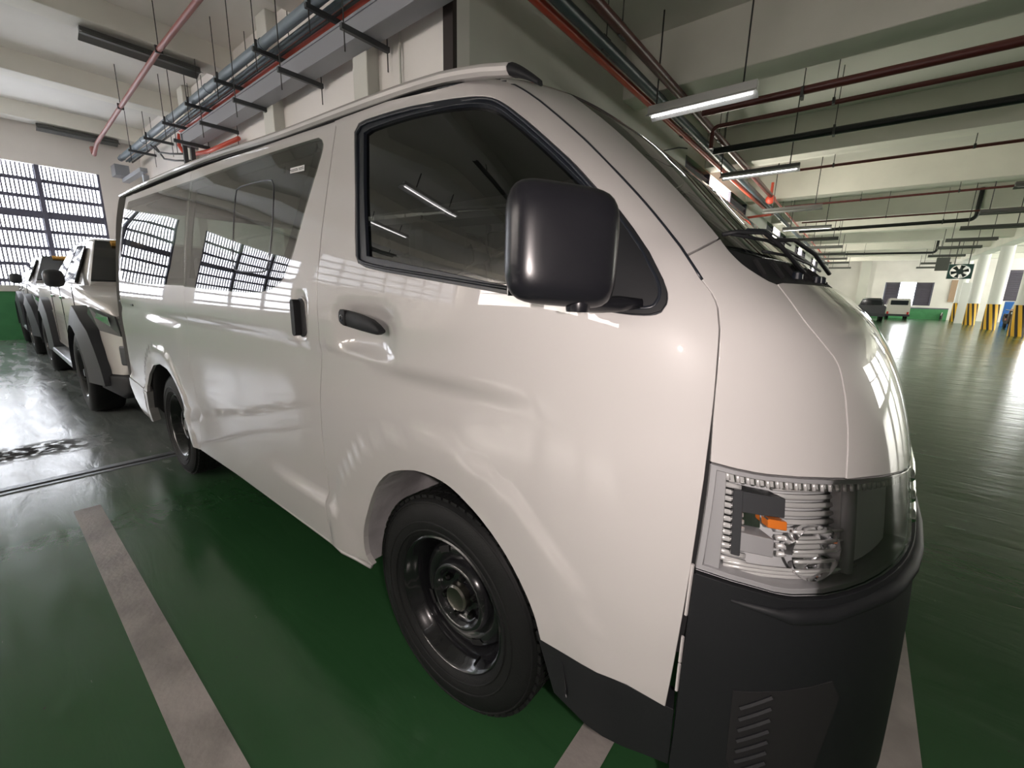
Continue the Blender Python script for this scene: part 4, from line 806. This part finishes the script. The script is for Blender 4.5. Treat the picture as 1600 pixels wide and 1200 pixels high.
# roof, drip rail, rear face
us_ = None
def shell_strip(name, m, z_list, x_rear, u_end, par):
    V = []; N = []; F = []; rows = []
    for side in (-1, 1):
        for z in z_list:
            x0 = float(Xc(z)-Az(z)); us = list(np.linspace(x_rear-x0, 0, 30))+list(np.linspace(.03, u_end, 30))
            P = SP(np.array(us), z, 0, side); NN = Nrm(np.array(us), z); 
            if side > 0: NN = NN*np.array([1, -1, 1]); 
            rows.append(len(V)); V += [tuple(p) for p in P]; N += [tuple(q) for q in NN]
    n = 60; nz = len(z_list)
    for s_i in range(2):
        for i_ in range(nz-1):
            a, b = rows[s_i*nz+i_], rows[s_i*nz+i_+1]
            for j in range(n-1):
                f = (a+j, a+j+1, b+j+1, b+j); F.append(f if s_i == 0 else tuple(reversed(f)))
    a, b = rows[nz-1], rows[2*nz-1]
    for j in range(n-1): F.append((a+j, a+j+1, b+j+1, b+j))
    return rawmesh(name, V, F, m, par, True, normals=N)
roof = shell_strip('roof', P_, [PT, 1.803, 1.809, 1.815, 1.825, 1.84, 1.852, 1.865, 1.878, 1.89, 1.90, 1.908], -3.66, UC, van)
for side in (-1, 1):
    tr = [(-3.68, .712, 1.893), (-3.2, .716, 1.887), (-2.05, .728, 1.852), (-1.5, .732, 1.826), (-.93, .735, 1.792), (-.33, .735, 1.770), (-.05, .728, 1.757), (.06, .722, 1.745), (.14, .712, 1.733), (.17, .706, 1.728)]
    tp = pchip([(a, c) for a, b, c in tr]); yp = pchip([(a, b) for a, b, c in tr]); xs = np.linspace(-3.68, .165, 60)
    V = []; prof = [(.016, -.002), (.024, .004), (.026, .012), (.020, .021), (.006, .028), (-.014, .028), (-.02, .010), (-.006, .0)]; n = len(prof); F = []
    for x in xs:
        for a, b in prof: V.append((x, side*(float(yp(x))+a), float(tp(x))+b))
    for i_ in range(len(xs)-1):
        for j in range(n): F.append((i_*n+j, i_*n+(j+1) % n, (i_+1)*n+(j+1) % n, (i_+1)*n+j))
    F += [tuple(range(n)), tuple((len(xs)-1)*n+i_ for i_ in reversed(range(n)))]
    MB().add(V, F).build('drip_rail', P_, van, smooth=True, angle=35)
    # black cap at the front end of the rail
    V = []; xs = np.linspace(.166, .232, 8)
    for q, x in enumerate(xs):
        t_ = q/7; k_ = 1-.55*t_; yc = .706-.012*t_; zc = 1.728-.030*t_**1.4
        for a, b in prof: V.append((x, side*(yc+a*k_), zc+b*k_))
    F = []
    for i_ in range(7):
        for j in range(n): F.append((i_*n+j, i_*n+(j+1) % n, (i_+1)*n+(j+1) % n, (i_+1)*n+j))
    F += [tuple(range(n)), tuple(7*n+i_ for i_ in reversed(range(n)))]
    tag(MB().add(V, F).build('rail_end_cap', M['black_plastic'], van, smooth=True, angle=50), 'black end cap of the roof rail')
    rope([(ufx(x, 1.793), 1.793) for x in np.linspace(-1.9, .10, 40)], -.003, .0075, side, closed=False).build('rail_shadow_gap', M['dark'], van)
# rear face (hidden from this side but part of the body)
def ring(z): w = float(Wz(z)); return w, z+float(Hx(-3.6))*float(sm(1.25, 1.8, z))
for nm, m, za, zb_, ins in (('tailgate_lower', P_, .45, 1.24, 0), ('tailgate_glass', M['glass_dark'], 1.24, 1.72, .09), ('tailgate_upper', P_, 1.72, 1.905, 0)):
    zs = np.linspace(za, zb_, 10); V = []; F = []
    for z in zs:
        w, zz = ring(z); V += [(-3.645, -(w-ins), zz), (-3.66, 0, zz), (-3.645, w-ins, zz)]
    for i_ in range(9): F += [(3*i_, 3*i_+1, 3*i_+4, 3*i_+3), (3*i_+1, 3*i_+2, 3*i_+5, 3*i_+4)]
    MB().add(V, F).build(nm, m, van, smooth=True)
for side in (-1, 1):
    zs = np.linspace(1.24, 1.72, 8); V = []; F = []
    for z in zs: w, zz = ring(z); V += [(-3.645, side*w, zz), (-3.65, side*(w-.09), zz)]
    for i_ in range(7): F.append((2*i_, 2*i_+1, 2*i_+3, 2*i_+2))
    MB().add(V, F).build('tailgate_pillar', P_, van)
bx('rear_bumper', (-3.70, -.80, .30), (-3.56, .80, .52), P_, van, r=.02)
# underbody, liners
ub = MB().box((-1.95, -.79, .42), (-.42, .79, .60)).box((-3.5, -.5, .40), (.75, .5, .60)).box((-3.5, -.78, .45), (-3.05, .78, .60)).box((.45, -.58, .42), (.76, .58, .7))
ub.build('underbody', M['dark'], van)
bx('rear_axle', (RWX-.05, -.62, .29), (RWX+.05, .62, .38), M['dark'], van); bx('front_crossmember', (FWX-.08, -.60, .27), (FWX+.08, .60, .36), M['dark'], van)
for side in (-1, 1):
    rope([(ufx(x, .345), .345) for x in np.linspace(-2.02, -.30, 24)], -.008, .008, side, closed=False).build('sill_flange', P_, van, smooth=True)
    for cx, m, R_ in ((FWX+.02, M['paint_inner'], .425), (RWX, M['dark'], .415)):
        V = []; F = []; n = 28; ys = (.848, .83, .78, .7, .62, .55)
        for y in ys:
            for j in range(n+1):
                a = radians(-6)+radians(192)*j/n; rr = R_+(.012 if y > .84 else 0)-(.006 if .6 < y < .8 else 0)
                V.append((cx+rr*cos(a), side*y, max(WZ+.012+rr*sin(a)*1.02, .385 if y > .8 else .30)))
        for i_ in range(len(ys)-1):
            for j in range(n): F.append((i_*(n+1)+j, i_*(n+1)+j+1, (i_+1)*(n+1)+j+1, (i_+1)*(n+1)+j))
        k = len(V); V.append((cx, side*.55, WZ)); F += [((len(ys)-1)*(n+1)+j, (len(ys)-1)*(n+1)+j+1, k) for j in range(n)]
        MB().add(V, F).build('wheel_arch_liner', m, van, smooth=True)
# wheels
def van_wheel(cx, side, yw, name='wheel'):
    c = (cx, side*yw, WZ); s = side
    t = empty(name, (0, 0, 0)); t.parent = van; t.location = (cx-van.location.x, side*yw, WZ)
    def LB(nm, prof, m, n=56, ang=None): return MB().lathe(prof, c, n, 'y', sgn=s).build(nm, m, t, smooth=True, angle=ang)
    ty = LB('tyre', [(.205, -.085), (.24, -.100), (.30, -.102), (.322, -.088), (.333, -.06), (.335, -.02), (.335, .02), (.333, .062), (.325, .084), (.312, .094), (.29, .102), (.255, .104), (.225, .096), (.208, .084), (.205, .06)], M['tyre'])
    for r_, h_ in ((.319, .0925), (.262, .1050), (.235, .1015)): LB('sidewall_ring', [(r_-.003, h_-.002), (r_, h_+.0025), (r_+.003, h_-.002)], M['tyre'])
    mb = MB()
    for k in range(64):       # shoulder tread blocks
        a = 2*pi*k/64
        for (r0, r1, h0, h1) in ((.328, .3375, .050, .080), (.331, .3375, .020, .044), (.331, .3375, -.044, -.020)):
            ca, sa = cos(a), sin(a); cb_, sb_ = cos(a+.07), sin(a+.07)
            V = [(c[0]+r*q[0], c[1]+s*h, c[2]+r*q[1]) for r in (r0, r1) for q in ((ca, sa), (cb_, sb_)) for h in (h0, h1)]
            mb.add(V, [(0,1,3,2),(4,6,7,5),(0,4,5,1),(2,3,7,6),(0,2,6,4),(1,5,7,3)])
    tag(mb.build('tread_blocks', M['tyre'], t), kind='stuff')
    LB('rim', [(.212, .078), (.216, .086), (.208, .090), (.200, .084), (.196, .070), (.186, .060), (.180, .045), (.174, .02), (.168, -.02), (.160, -.03)], M['rim'], ang=60)
    LB('wheel_disc', [(.172, .010), (.160, .028), (.140, .034), (.128, .024), (.122, .020), (.116, .034), (.108, .050), (.100, .054), (.092, .050), (.086, .036), (.075, .026), (.045, .024), (.043, .030)], M['rim'], ang=60)
    h = LB('hub', [(.043, .024), (.042, .052), (.036, .058), (.030, .056), (.0, .056)], M['hub'], 32, 40)
    for k in range(6):
        a = 2*pi*k/6+.35; q = (c[0]+.066*cos(a), c[1], c[2]+.066*sin(a))
        MB().lathe([(.0115, .022), (.0115, .040), (.008, .048), (0, .049)], q, 6, 'y', sgn=s).build('wheel_nut', M['nut'], t)
    for k in range(4):
        a = 2*pi*k/4+.5; mb = MB(); V = []
        for da in np.linspace(-.16, .16, 6):
            for r_ in (.138, .158): V.append((c[0]+r_*cos(a+da), c[1]+s*(.0365 if r_ < .15 else .0335), c[2]+r_*sin(a+da)))
        mb.add(V, [(2*i_, 2*i_+1, 2*i_+3, 2*i_+2) for i_ in range(5)]); mb.build('vent_slot', M['dark'], t)
    MB().tube([(c[0]+.176*cos(-.9), c[1]+s*.06, c[2]+.176*sin(-.9)), (c[0]+.182*cos(-.9), c[1]+s*.088, c[2]+.182*sin(-.9))], .004, 6).build('valve_stem', M['nut'], t)
    return t
for cx in (FWX, RWX):
    for side in (-1, 1): van_wheel(cx, side, .695 if cx == FWX else .722)
# door handles
fh = empty('front_door_handle', (0, 0, 0)); fh.parent = van
hz = [(-.361, 1.175, .022), (-.345, 1.172, .024), (-.30, 1.168, .024), (-.25, 1.162, .023), (-.20, 1.155, .020), (-.172, 1.148, .014), (-.160, 1.145, .006)]
V = []; n = 10
for x, z, r_ in hz:
    for j in range(n):
        a = 2*pi*j/n; V.append((x, -.848-.012*abs(cos(a))**.6*(1 if cos(a) > 0 else -1)-.005, z+r_*sin(a)))
F = [((i_*n+j), (i_*n+(j+1) % n), ((i_+1)*n+(j+1) % n), ((i_+1)*n+j)) for i_ in range(len(hz)-1) for j in range(n)]+[tuple(range(n)), tuple((len(hz)-1)*n+j for j in reversed(range(n)))]
MB().add(V, F).build('handle_grip', M['black_plastic'], fh, smooth=True, angle=50)
bx('grip_joint', (-.327, -.8665, 1.150), (-.3245, -.850, 1.194), M['dark'], fh)
MB().lathe([(.010, .0), (.010, .004), (.0065, .005), (.006, .001), (0, .001)], (-.345, -.862, 1.172), 20, 'y', sgn=-1).build('key_lock', M['rubber'], fh, smooth=True, angle=40)
sh = empty('sliding_door_handle', (0, 0, 0)); sh.parent = van
V = []; n = 24
def stad(cx, cz, hw, hh, n=24):
    o = []
    for j in range(n):
        a = 2*pi*j/n; o.append((cx+hw*cos(a), cz+(hh-hw)*(1 if sin(a) >= 0 else -1)*min(1, abs(sin(a))*6)+hw*sin(a)))
    return o
MB().prism(stad(-.640, 1.155, .026, .066), -.846, -.826).build('handle_cup', M['hl_dark'], sh)
MB().prism(stad(-.655, 1.155, .013, .062), -.868, -.842).build('handle_grip', M['black_plastic'], sh)
MB().prism([(a, b) for a, b in stad(-.640, 1.155, .033, .072)], -.842, -.838).build('cup_rim', P_, sh)
bx('fuel_flap_slot', (-3.20, -.8560, 1.098), (-3.13, -.845, 1.112), M['rubber'], van)
MB().lathe([(0, .0), (.008, .0), (.008, .004), (0, .005)], (-3.55, -.85, 1.12), 12, 'y', sgn=-1).build('key_lock', M['rubber'], van)
# window sticker with printed lines
st = panel('window_sticker', M['sticker'], van, D['sticker'], gap=0, off=.003, thick=.0006, grid=.05)
for k, (a, b) in enumerate(((.1, .55), (.62, .9))):
    u0, u1 = -.6946, -.5775
    for r_ in range(2): rope([(u0+(u1-u0)*a, 1.6530+.005*r_), (u0+(u1-u0)*b, 1.6545+.005*r_)], .004, .0009, closed=False, n=4).build('print_line', M['ink'], st)
bx('sticker_mark', (-.86, -.765, 1.660), (-.845, -.762, 1.682), M['ink'], st)
# door mirror
def mirror(side):
    t = empty('door_mirror', (0, 0, 0)); t.parent = van
    f0 = Vector((.452, -1.055, 0)); f1 = Vector((.560, -.915, 0)); wdir = (f1-f0).normalized(); dep = Vector((-wdir.y, wdir.x, 0))
    if dep.x > 0: dep = -dep
    c = (f0+f1)/2; hw = (f1-f0).length/2; V = []; F = []; nu, nv = 64, 26
    zc, hh = 1.328, .089
    for i_ in range(nv+1):
        ph = -pi/2+pi*i_/nv; d_ = sin(ph); k_ = abs(cos(ph))**.38 if abs(cos(ph)) > 1e-6 else 0
        for j in range(nu):
            a = 2*pi*j/nu; n_ = 5.0; r_ = (abs(cos(a))**n_+abs(sin(a))**n_)**(-1/n_)
            p = c+wdir*(hw*k_*r_*cos(a))+Vector((0, 0, zc+hh*k_*r_*sin(a)+.010*cos(a)*0))+dep*(.030+.034*d_ if d_ > 0 else .030+.034*d_)
            p.z += .006*((p-c).dot(wdir)/hw)*-1
            V.append((p.x, p.y*(-side), p.z))
    for i_ in range(nv):
        for j in range(nu): F.append((i_*nu+j, i_*nu+(j+1) % nu, (i_+1)*nu+(j+1) % nu, (i_+1)*nu+j))
    MB().add(V, F).build('mirror_housing', M['mirror_plastic'], t, smooth=True)
    g = c+dep*.058; V = [tuple(g+wdir*a*hw*.86+Vector((0, 0, zc+b*hh*.84))+dep*d) for d in (0, .008) for a, b in ((-1,-1),(1,-1),(1,1),(-1,1))]
    V = [(x, y*(-side), z) for x, y, z in V]
    MB().add(V, [(0,1,2,3),(7,6,5,4),(0,4,5,1),(1,5,6,2),(2,6,7,3),(3,7,4,0)]).build('mirror_glass', M['chrome'], t)
    arm = [(.500, -.950, 1.250), (.502, -.92, 1.243), (.508, -.88, 1.242), (.525, -.85, 1.243), (.555, -.822, 1.245)]
    MB().tube([(x, y*(-side), z) for x, y, z in arm], [.010, .013, .014, .014, .008], 12).build('mirror_arm', M['mirror_plastic'], t, smooth=True)
    MB().lathe([(.018, -.012), (.020, 0), (.018, .016)], (.502, -.945*(-side), 1.243), 16, 'z').build('pivot', M['mirror_plastic'], t, smooth=True)
for side in (-1, 1): mirror(side)
# wipers and cowl hardware
def wp(u, z, off): return tuple(SP(u, z, off))
wa_ = empty('wiper', (0, 0, 0)); wa_.parent = van
MB().tube([wp(.70, 1.300, .012), wp(.66, 1.335, .03), wp(.64, 1.352, .035), wp(.60, 1.362, .02), wp(.587, 1.368, .006)], .0042, 7).build('wiper_arm', M['black_plastic'], wa_, smooth=True)
MB().tube([wp(.60, 1.365, .012), wp(.70, 1.362, .014), wp(.82, 1.345, .012), wp(.95, 1.335, .010)], .0035, 6).build('wiper_blade', M['black_plastic'], wa_, smooth=True)
MB().tube([wp(.63, 1.367, .024), wp(.70, 1.372, .028), wp(.78, 1.355, .022)], .0022, 6).build('blade_frame', M['rubber'], wa_, smooth=True)
wb_ = empty('wiper', (0, 0, 0)); wb_.parent = van
MB().tube([wp(.86, 1.300, .02), wp(.82, 1.330, .034), wp(.76, 1.352, .036), wp(.68, 1.350, .026)], .0042, 7).build('wiper_arm', M['black_plastic'], wb_, smooth=True)
MB().tube([wp(.64, 1.338, .010), wp(.74, 1.335, .012), wp(.84, 1.328, .012), wp(.98, 1.322, .010)], .003, 6).build('wiper_blade', M['black_plastic'], wb_, smooth=True)
for u, z in ((.70, 1.300), (.80, 1.297), (.86, 1.298)): MB().lathe([(.010, 0), (.009, .012), (.004, .015), (0, .015)], wp(u, z, -.004), 14, 'z').build('wiper_pivot', M['rubber'], van, smooth=True, angle=45)
for u in np.linspace(.60, .98, 9): MB().tube([wp(u, 1.300, -.003), wp(u+.02, 1.330, -.003)], .004, 5).build('cowl_vent_bar', M['dark'], van)
# interior
inn = empty('cabin', (0, 0, 0)); inn.parent = van
MB().box((-2.10, -.79, .60), (-.44, .79, .66)).box((-3.6, -.53, .60), (-2.10, .53, .66)).box((-.44, -.53, .60), (.62, .53, .66)).build('cabin_floor', M['interior'], inn)
MB().prism([(.30, .66), (.62, .66), (.66, 1.15), (.58, 1.235), (.44, 1.22), (.33, 1.05)], -.70, .70).build('dashboard', M['interior'], inn, smooth=False)
def seat(x, y0, y1, tall=1.28):
    mb = MB(); mb.bbox((x-.22, y0, .84), (x+.24, y1, .98), .04)
    V = []; mb.build('seat_cushion', M['seat'], inn)
    MB().bbox((x-.34, y0, .92), (x-.20, y1, tall), .045).build('seat_back', M['seat'], inn)
    MB().bbox((x-.35, (y0+y1)/2-.12, tall+.02), (x-.25, (y0+y1)/2+.12, tall+.20), .04).build('headrest', M['seat'], inn)
    MB().box((x-.2, y0+.05, .66), (x+.2, y1-.05, .84)).build('seat_base', M['interior'], inn)
for y0, y1 in ((-.68, -.18), (.18, .68)): seat(-.10, y0, y1, 1.30)
for x in (-1.15, -1.95, -2.75):
    for y0, y1 in ((-.60, -.12), (-.10, .34)): seat(x, y0, y1, 1.26)
MB().tube([(.18+.07*sin(a), .42+.19*cos(a), 1.12+.17*sin(a)) for a in np.linspace(0, 2*pi, 25)], .014, 8).build('steering_wheel', M['rubber'], inn, smooth=True)
MB().box((-3.58, -.60, 1.84), (-.1, .60, 1.85)).build('headliner', M['interior'], inn)

# ------------------------------------------------------------ two vehicles parked in line behind the van
def arch_pts(cx, cz, r, zb, n=14):
    a0 = math.asin(min(1, (cz-zb)/r)); return [(cx+r*cos(a), cz+r*sin(a)) for a in np.linspace(-a0, pi+a0, n)]
def bev_prism(name, poly, y0, y1, m, parent, r=.05, seg=3):
    bm = bmesh.new(); vs = [[bm.verts.new((x, y, z)) for x, z in poly] for y in (y0, y1)]; n = len(poly)
    bm.faces.new(vs[0]); bm.faces.new(vs[1][::-1])
    for i in range(n): bm.faces.new((vs[0][i], vs[1][i], vs[1][(i+1) % n], vs[0][(i+1) % n]))
    bmesh.ops.recalc_face_normals(bm, faces=bm.faces)
    ed = [e for e in bm.edges if abs(e.verts[0].co.y-e.verts[1].co.y) < 1e-6]
    if r: bmesh.ops.bevel(bm, geom=ed, offset=r, segments=seg, affect='EDGES', profile=.5, clamp_overlap=True)
    bm.verts.index_update(); V = [tuple(v.co) for v in bm.verts]; F = [[v.index for v in f.verts] for f in bm.faces]; bm.free()
    mb = MB(); mb.add(V, F); return mb.build(name, m, parent, smooth=True, angle=38)
def road_wheel(parent, y0, cx, side, yo, r=.39, w=.27):
    c = (cx, y0+side*(yo-w/2), r); s = side
    t = empty('wheel', (0, 0, 0)); t.parent = parent; t.location = Vector(c)-origin(parent)
    MB().lathe([(.24, -w/2+.02), (.30, -w/2), (r-.02, -w/2+.015), (r, -w/2+.05), (r, w/2-.05), (r-.015, w/2-.015), (.31, w/2), (.26, w/2-.005), (.235, w/2-.03)], c, 40, 'y', sgn=s).build('tyre', M['tyre'], t, smooth=True)
    MB().lathe([(.243, w/2-.03), (.235, w/2-.012), (.222, w/2-.03), (.215, -.05)], c, 40, 'y', sgn=s).build('rim', M['rim'], t, smooth=True, angle=50)
    MB().lathe([(.22, w/2-.12), (0, w/2-.12)], c, 24, 'y', sgn=s).build('brake_disc', M['dark'], t)
    for k in range(6):
        a = 2*pi*k/6+.2; mb = MB(); V = []
        for h, r0, r1, da in ((w/2-.035, .04, .225, .16), (w/2-.075, .04, .225, .20)):
            for rr, d in ((r0, -.5), (r1, -da), (r1, da), (r0, .5)): V.append((c[0]+rr*cos(a+d), c[1]+s*h, c[2]+rr*sin(a+d)))
        mb.add(V, [(0,1,2,3),(7,6,5,4),(0,4,5,1),(1,5,6,2),(2,6,7,3),(3,7,4,0)]); mb.build('spoke', M['rim'] if k % 2 else M['rim'], t)
    MB().lathe([(0, w/2-.02), (.035, w/2-.02), (.05, w/2-.05)], c, 16, 'y', sgn=s).build('hub_cap', M['nut'], t)
def loft_cab(name, secs, m, parent):
    """secs: list of (x, half width low, z low, half width high, z high); closed box-like loft with rounded shoulders"""
    V = []; F = []
    for x, wl_, zl, wh, zh in secs:
        row = [(x, -wl_, zl), (x, -wl_+(wl_-wh)*.5, zl+(zh-zl)*.5), (x, -wh, zh-.05), (x, -wh+.02, zh-.02), (x, -wh+.08, zh), (x, 0, zh+.015)]
        V += row+[(a, -b, c) for a, b, c in reversed(row[:-1])]
    n = 11
    for i in range(len(secs)-1):
        for j in range(n-1): F.append((i*n+j, i*n+j+1, (i+1)*n+j+1, (i+1)*n+j))
        F.append((i*n+n-1, i*n, (i+1)*n, (i+1)*n+n-1))
    F.append(tuple(range(n))); F.append(tuple((len(secs)-1)*n+j for j in reversed(range(n))))
    return MB().add(V, F).build(name, m, parent, smooth=True, angle=35)
def quad_pane(name, pts, m, parent, th=.012, out=(0, -1, 0)):
    o = Vector(out).normalized()*th; V = [Vector(p) for p in pts]; n = len(V); V2 = V+[v+o for v in V]
    mb = MB(); mb.add(V2, [tuple(range(n)), tuple(n+i for i in reversed(range(n)))]+[(i, (i+1) % n, n+(i+1) % n, n+i) for i in range(n)]); return mb.build(name, m, parent)
def pickup(fx, y0, label, paint, name='pickup_truck', short=False, flares=True):
    t = empty(name, (fx-1.5, y0, 0), label, 'vehicle')
    wb = 3.08 if not short else 2.30; rx = fx-wb; xr = rx-(1.15 if not short else .55); w = .90
    X = lambda v: fx+v
    cz = .39; R_ = .45
    poly = [(X(.82), .42), (X(.88), .52), (X(.88), .80), (X(.84), .96), (X(.74), 1.06), (X(.35), 1.14), (X(-.22), 1.22), (xr+.02, 1.22), (xr, 1.15), (xr, .50), (rx-R_-.06, .46)]
    poly += list(reversed(arch_pts(rx, cz, R_, .46)))[0:] if False else [p for p in sorted(arch_pts(rx, cz, R_, .46), key=lambda p: p[0])]
    poly += [(rx+R_+.08, .44), (fx-R_-.08, .44)]+[p for p in sorted(arch_pts(fx, cz, R_, .46), key=lambda p: p[0])]+[(fx+R_+.06, .42)]
    # remove duplicates
    P = []
    for p in poly:
        if not P or math.hypot(p[0]-P[-1][0], p[1]-P[-1][1]) > .01: P.append(p)
    b = bev_prism('body', P, y0-w, y0+w, paint, t, .035)
    if short: secs = [(X(-.28), .86, 1.2, .80, 1.26), (X(-.95), .86, 1.2, .66, 1.66), (X(-1.35), .86, 1.2, .66, 1.70), (rx-.1, .86, 1.2, .66, 1.68), (xr+.1, .85, 1.2, .70, 1.50)]
    else: secs = [(X(-.22), .85, 1.2, .80, 1.25), (X(-.92), .86, 1.2, .63, 1.71), (X(-1.35), .86, 1.2, .63, 1.76), (X(-2.15), .86, 1.2, .63, 1.74), (X(-2.50), .85, 1.2, .66, 1.60), (X(-2.62), .85, 1.2, .80, 1.24)]
    c = loft_cab('cab', secs, paint, t)
    c.location.y += y0
    # glass
    quad_pane('windscreen', [(X(-.235), y0-.77, 1.262), (X(-.235), y0+.77, 1.262), (X(-.89), y0+.60, 1.690), (X(-.89), y0-.60, 1.690)], M['car_glass'], t, .02, (.55, 0, .8))
    tag(quad_pane('windscreen_sticker', [(X(-.80), y0-.48, 1.655), (X(-.80), y0-.20, 1.655), (X(-.86), y0-.20, 1.692), (X(-.86), y0-.48, 1.692)], M['orange'], t, .03, (.55, 0, .8)), 'orange paper sticker')
    for s in (-1, 1):
        q = lambda x, k, z: (X(x), y0+s*k, z)
        quad_pane('front_side_window', [q(-.48, .852, 1.245), q(-.98, .665, 1.64), q(-1.38, .665, 1.66), q(-1.38, .852, 1.245)], M['car_glass'], t, .014, (0, s, .3))
        quad_pane('rear_side_window', [q(-1.46, .852, 1.245), q(-1.46, .665, 1.66), q(-2.12, .665, 1.64), q(-2.38, .840, 1.26)], M['car_glass'], t, .014, (0, s, .3))
        for k in (-1.25, -2.1): bx('door_handle', (X(k)-.09, y0+s*(w+.005)-.015, 1.06), (X(k)+.09, y0+s*(w+.005)+.015, 1.09), M['chrome'], t, r=.005)
        for k in (-.42, -1.42, -2.36): bx('door_gap', (X(k)-.004, y0+s*(w+.0005)-.003, .5), (X(k)+.004, y0+s*(w+.0005)+.003, 1.2), M['dark'], t)
        # mirror
        mh = MB(); mh.bbox((X(-.56), min(y0+s*.93, y0+s*1.08), 1.20), (X(-.40), max(y0+s*.93, y0+s*1.08), 1.37), .05)
        mh.build('door_mirror', M['flare'], t, smooth=True, angle=50)
        # headlight wraps the corner
        zz = [(X(.865), .50), (X(.86), .86), (X(.70), .90)]
        quad_pane('headlamp', [(X(.885), y0+s*.42, .84), (X(.885), y0+s*.905, .80), (X(.850), y0+s*.905, .97), (X(.845), y0+s*.42, .96)], M['hl_dark'], t, .02, (1, 0, .2))
        quad_pane('headlamp_side', [(X(.875), y0+s*.905, .80), (X(.60), y0+s*.905, .84), (X(.40), y0+s*.905, .98), (X(.46), y0+s*.905, 1.04), (X(.84), y0+s*.905, .97)], M['hl_dark'], t, .014, (0, s, 0))
        quad_pane('headlamp_reflector', [(X(.78), y0+s*.921, .885), (X(.58), y0+s*.921, .955), (X(.62), y0+s*.921, .995), (X(.76), y0+s*.921, .965)], M['chrome'], t, .006, (0, s, 0))
        bx('fog_lamp_pocket', (X(.80), min(y0+s*.60, y0+s*.91), .54), (X(.895), max(y0+s*.60, y0+s*.91), .72), M['flare'], t, r=.02)
        bx('fog_lamp', (X(.89), min(y0+s*.66, y0+s*.78), .60), (X(.91), max(y0+s*.66, y0+s*.78), .68), M['hl_grey'], t, r=.01)
        if flares:
            for cx in (fx, rx):
                out = []; inn = []
                for k in range(13):
                    a = radians(-6)+radians(192)*k/12; rr = .60+(.02 if k % 3 else .045)
                    out.append((cx+rr*cos(a), cz+.02+rr*sin(a)*.97)); inn.append((cx+.445*cos(a), cz+.02+.445*sin(a)))
                V = []; F = []
                for p, yy in ((inn, .86), (inn, 1.0), (out, .965), (out, .86)): V += [(x, y0+s*yy, z) for x, z in p]
                for i in range(4):
                    for j in range(12): a_, b_ = i*13, ((i+1) % 4)*13; F.append((a_+j, a_+j+1, b_+j+1, b_+j))
                F += [(0, 13, 26, 39), (12, 51, 38, 25)]
                MB().add(V, F).build('wheel_flare', M['flare'], t, smooth=True, angle=35)
        bx('side_step', (rx+.62, min(y0+s*.80, y0+s*.98), .34), (fx-.62, max(y0+s*.80, y0+s*.98), .40), M['steel'], t, r=.015)
    bx('grille', (X(.82), y0-.46, .62), (X(.895), y0+.46, .97), M['hl_dark'], t, r=.015)
    for k in range(4): bx('grille_bar', (X(.89), y0-.44, .66+.075*k), (X(.902), y0+.44, .685+.075*k), M['chrome'] if not flares else M['flare'], t)
    bev_prism('front_skirt', [(X(.46), .30), (X(.80), .24), (X(.90), .30), (X(.90), .44), (X(.84), .46), (X(.50), .44)], y0-.93, y0+.93, M['black_plastic'], t, .03)
    bx('chassis', (rx-.3, y0-.70, .32), (fx+.5, y0+.70, .50), M['dark'], t)
    for cx in (fx, rx): bx('wheel_well', (cx-.44, y0-.60, .45), (cx+.44, y0+.60, .95), M['dark'], t)
    for cx in (fx, rx):
        for s in (-1, 1): 
            road_wheel(t, y0, cx, s, .985 if flares else .90)
    for ch in t.children:       # round the nose in plan
        if ch.type == 'MESH':
            for v in ch.data.vertices:
                wx = v.co.x+ch.location.x+t.location.x; k = min(max((wx-fx-.25)/.65, 0), 1)
                v.co.y *= 1-.16*k*k
    return t

pickup(-4.95, -.02, 'white pickup truck with dark wheel flares parked directly behind the van', M['white_car'])
pickup(-10.22, -.05, 'silver vehicle with dark nose parked last in line, next to the green wall base', M['silver_car'], 'parked_car', short=True)
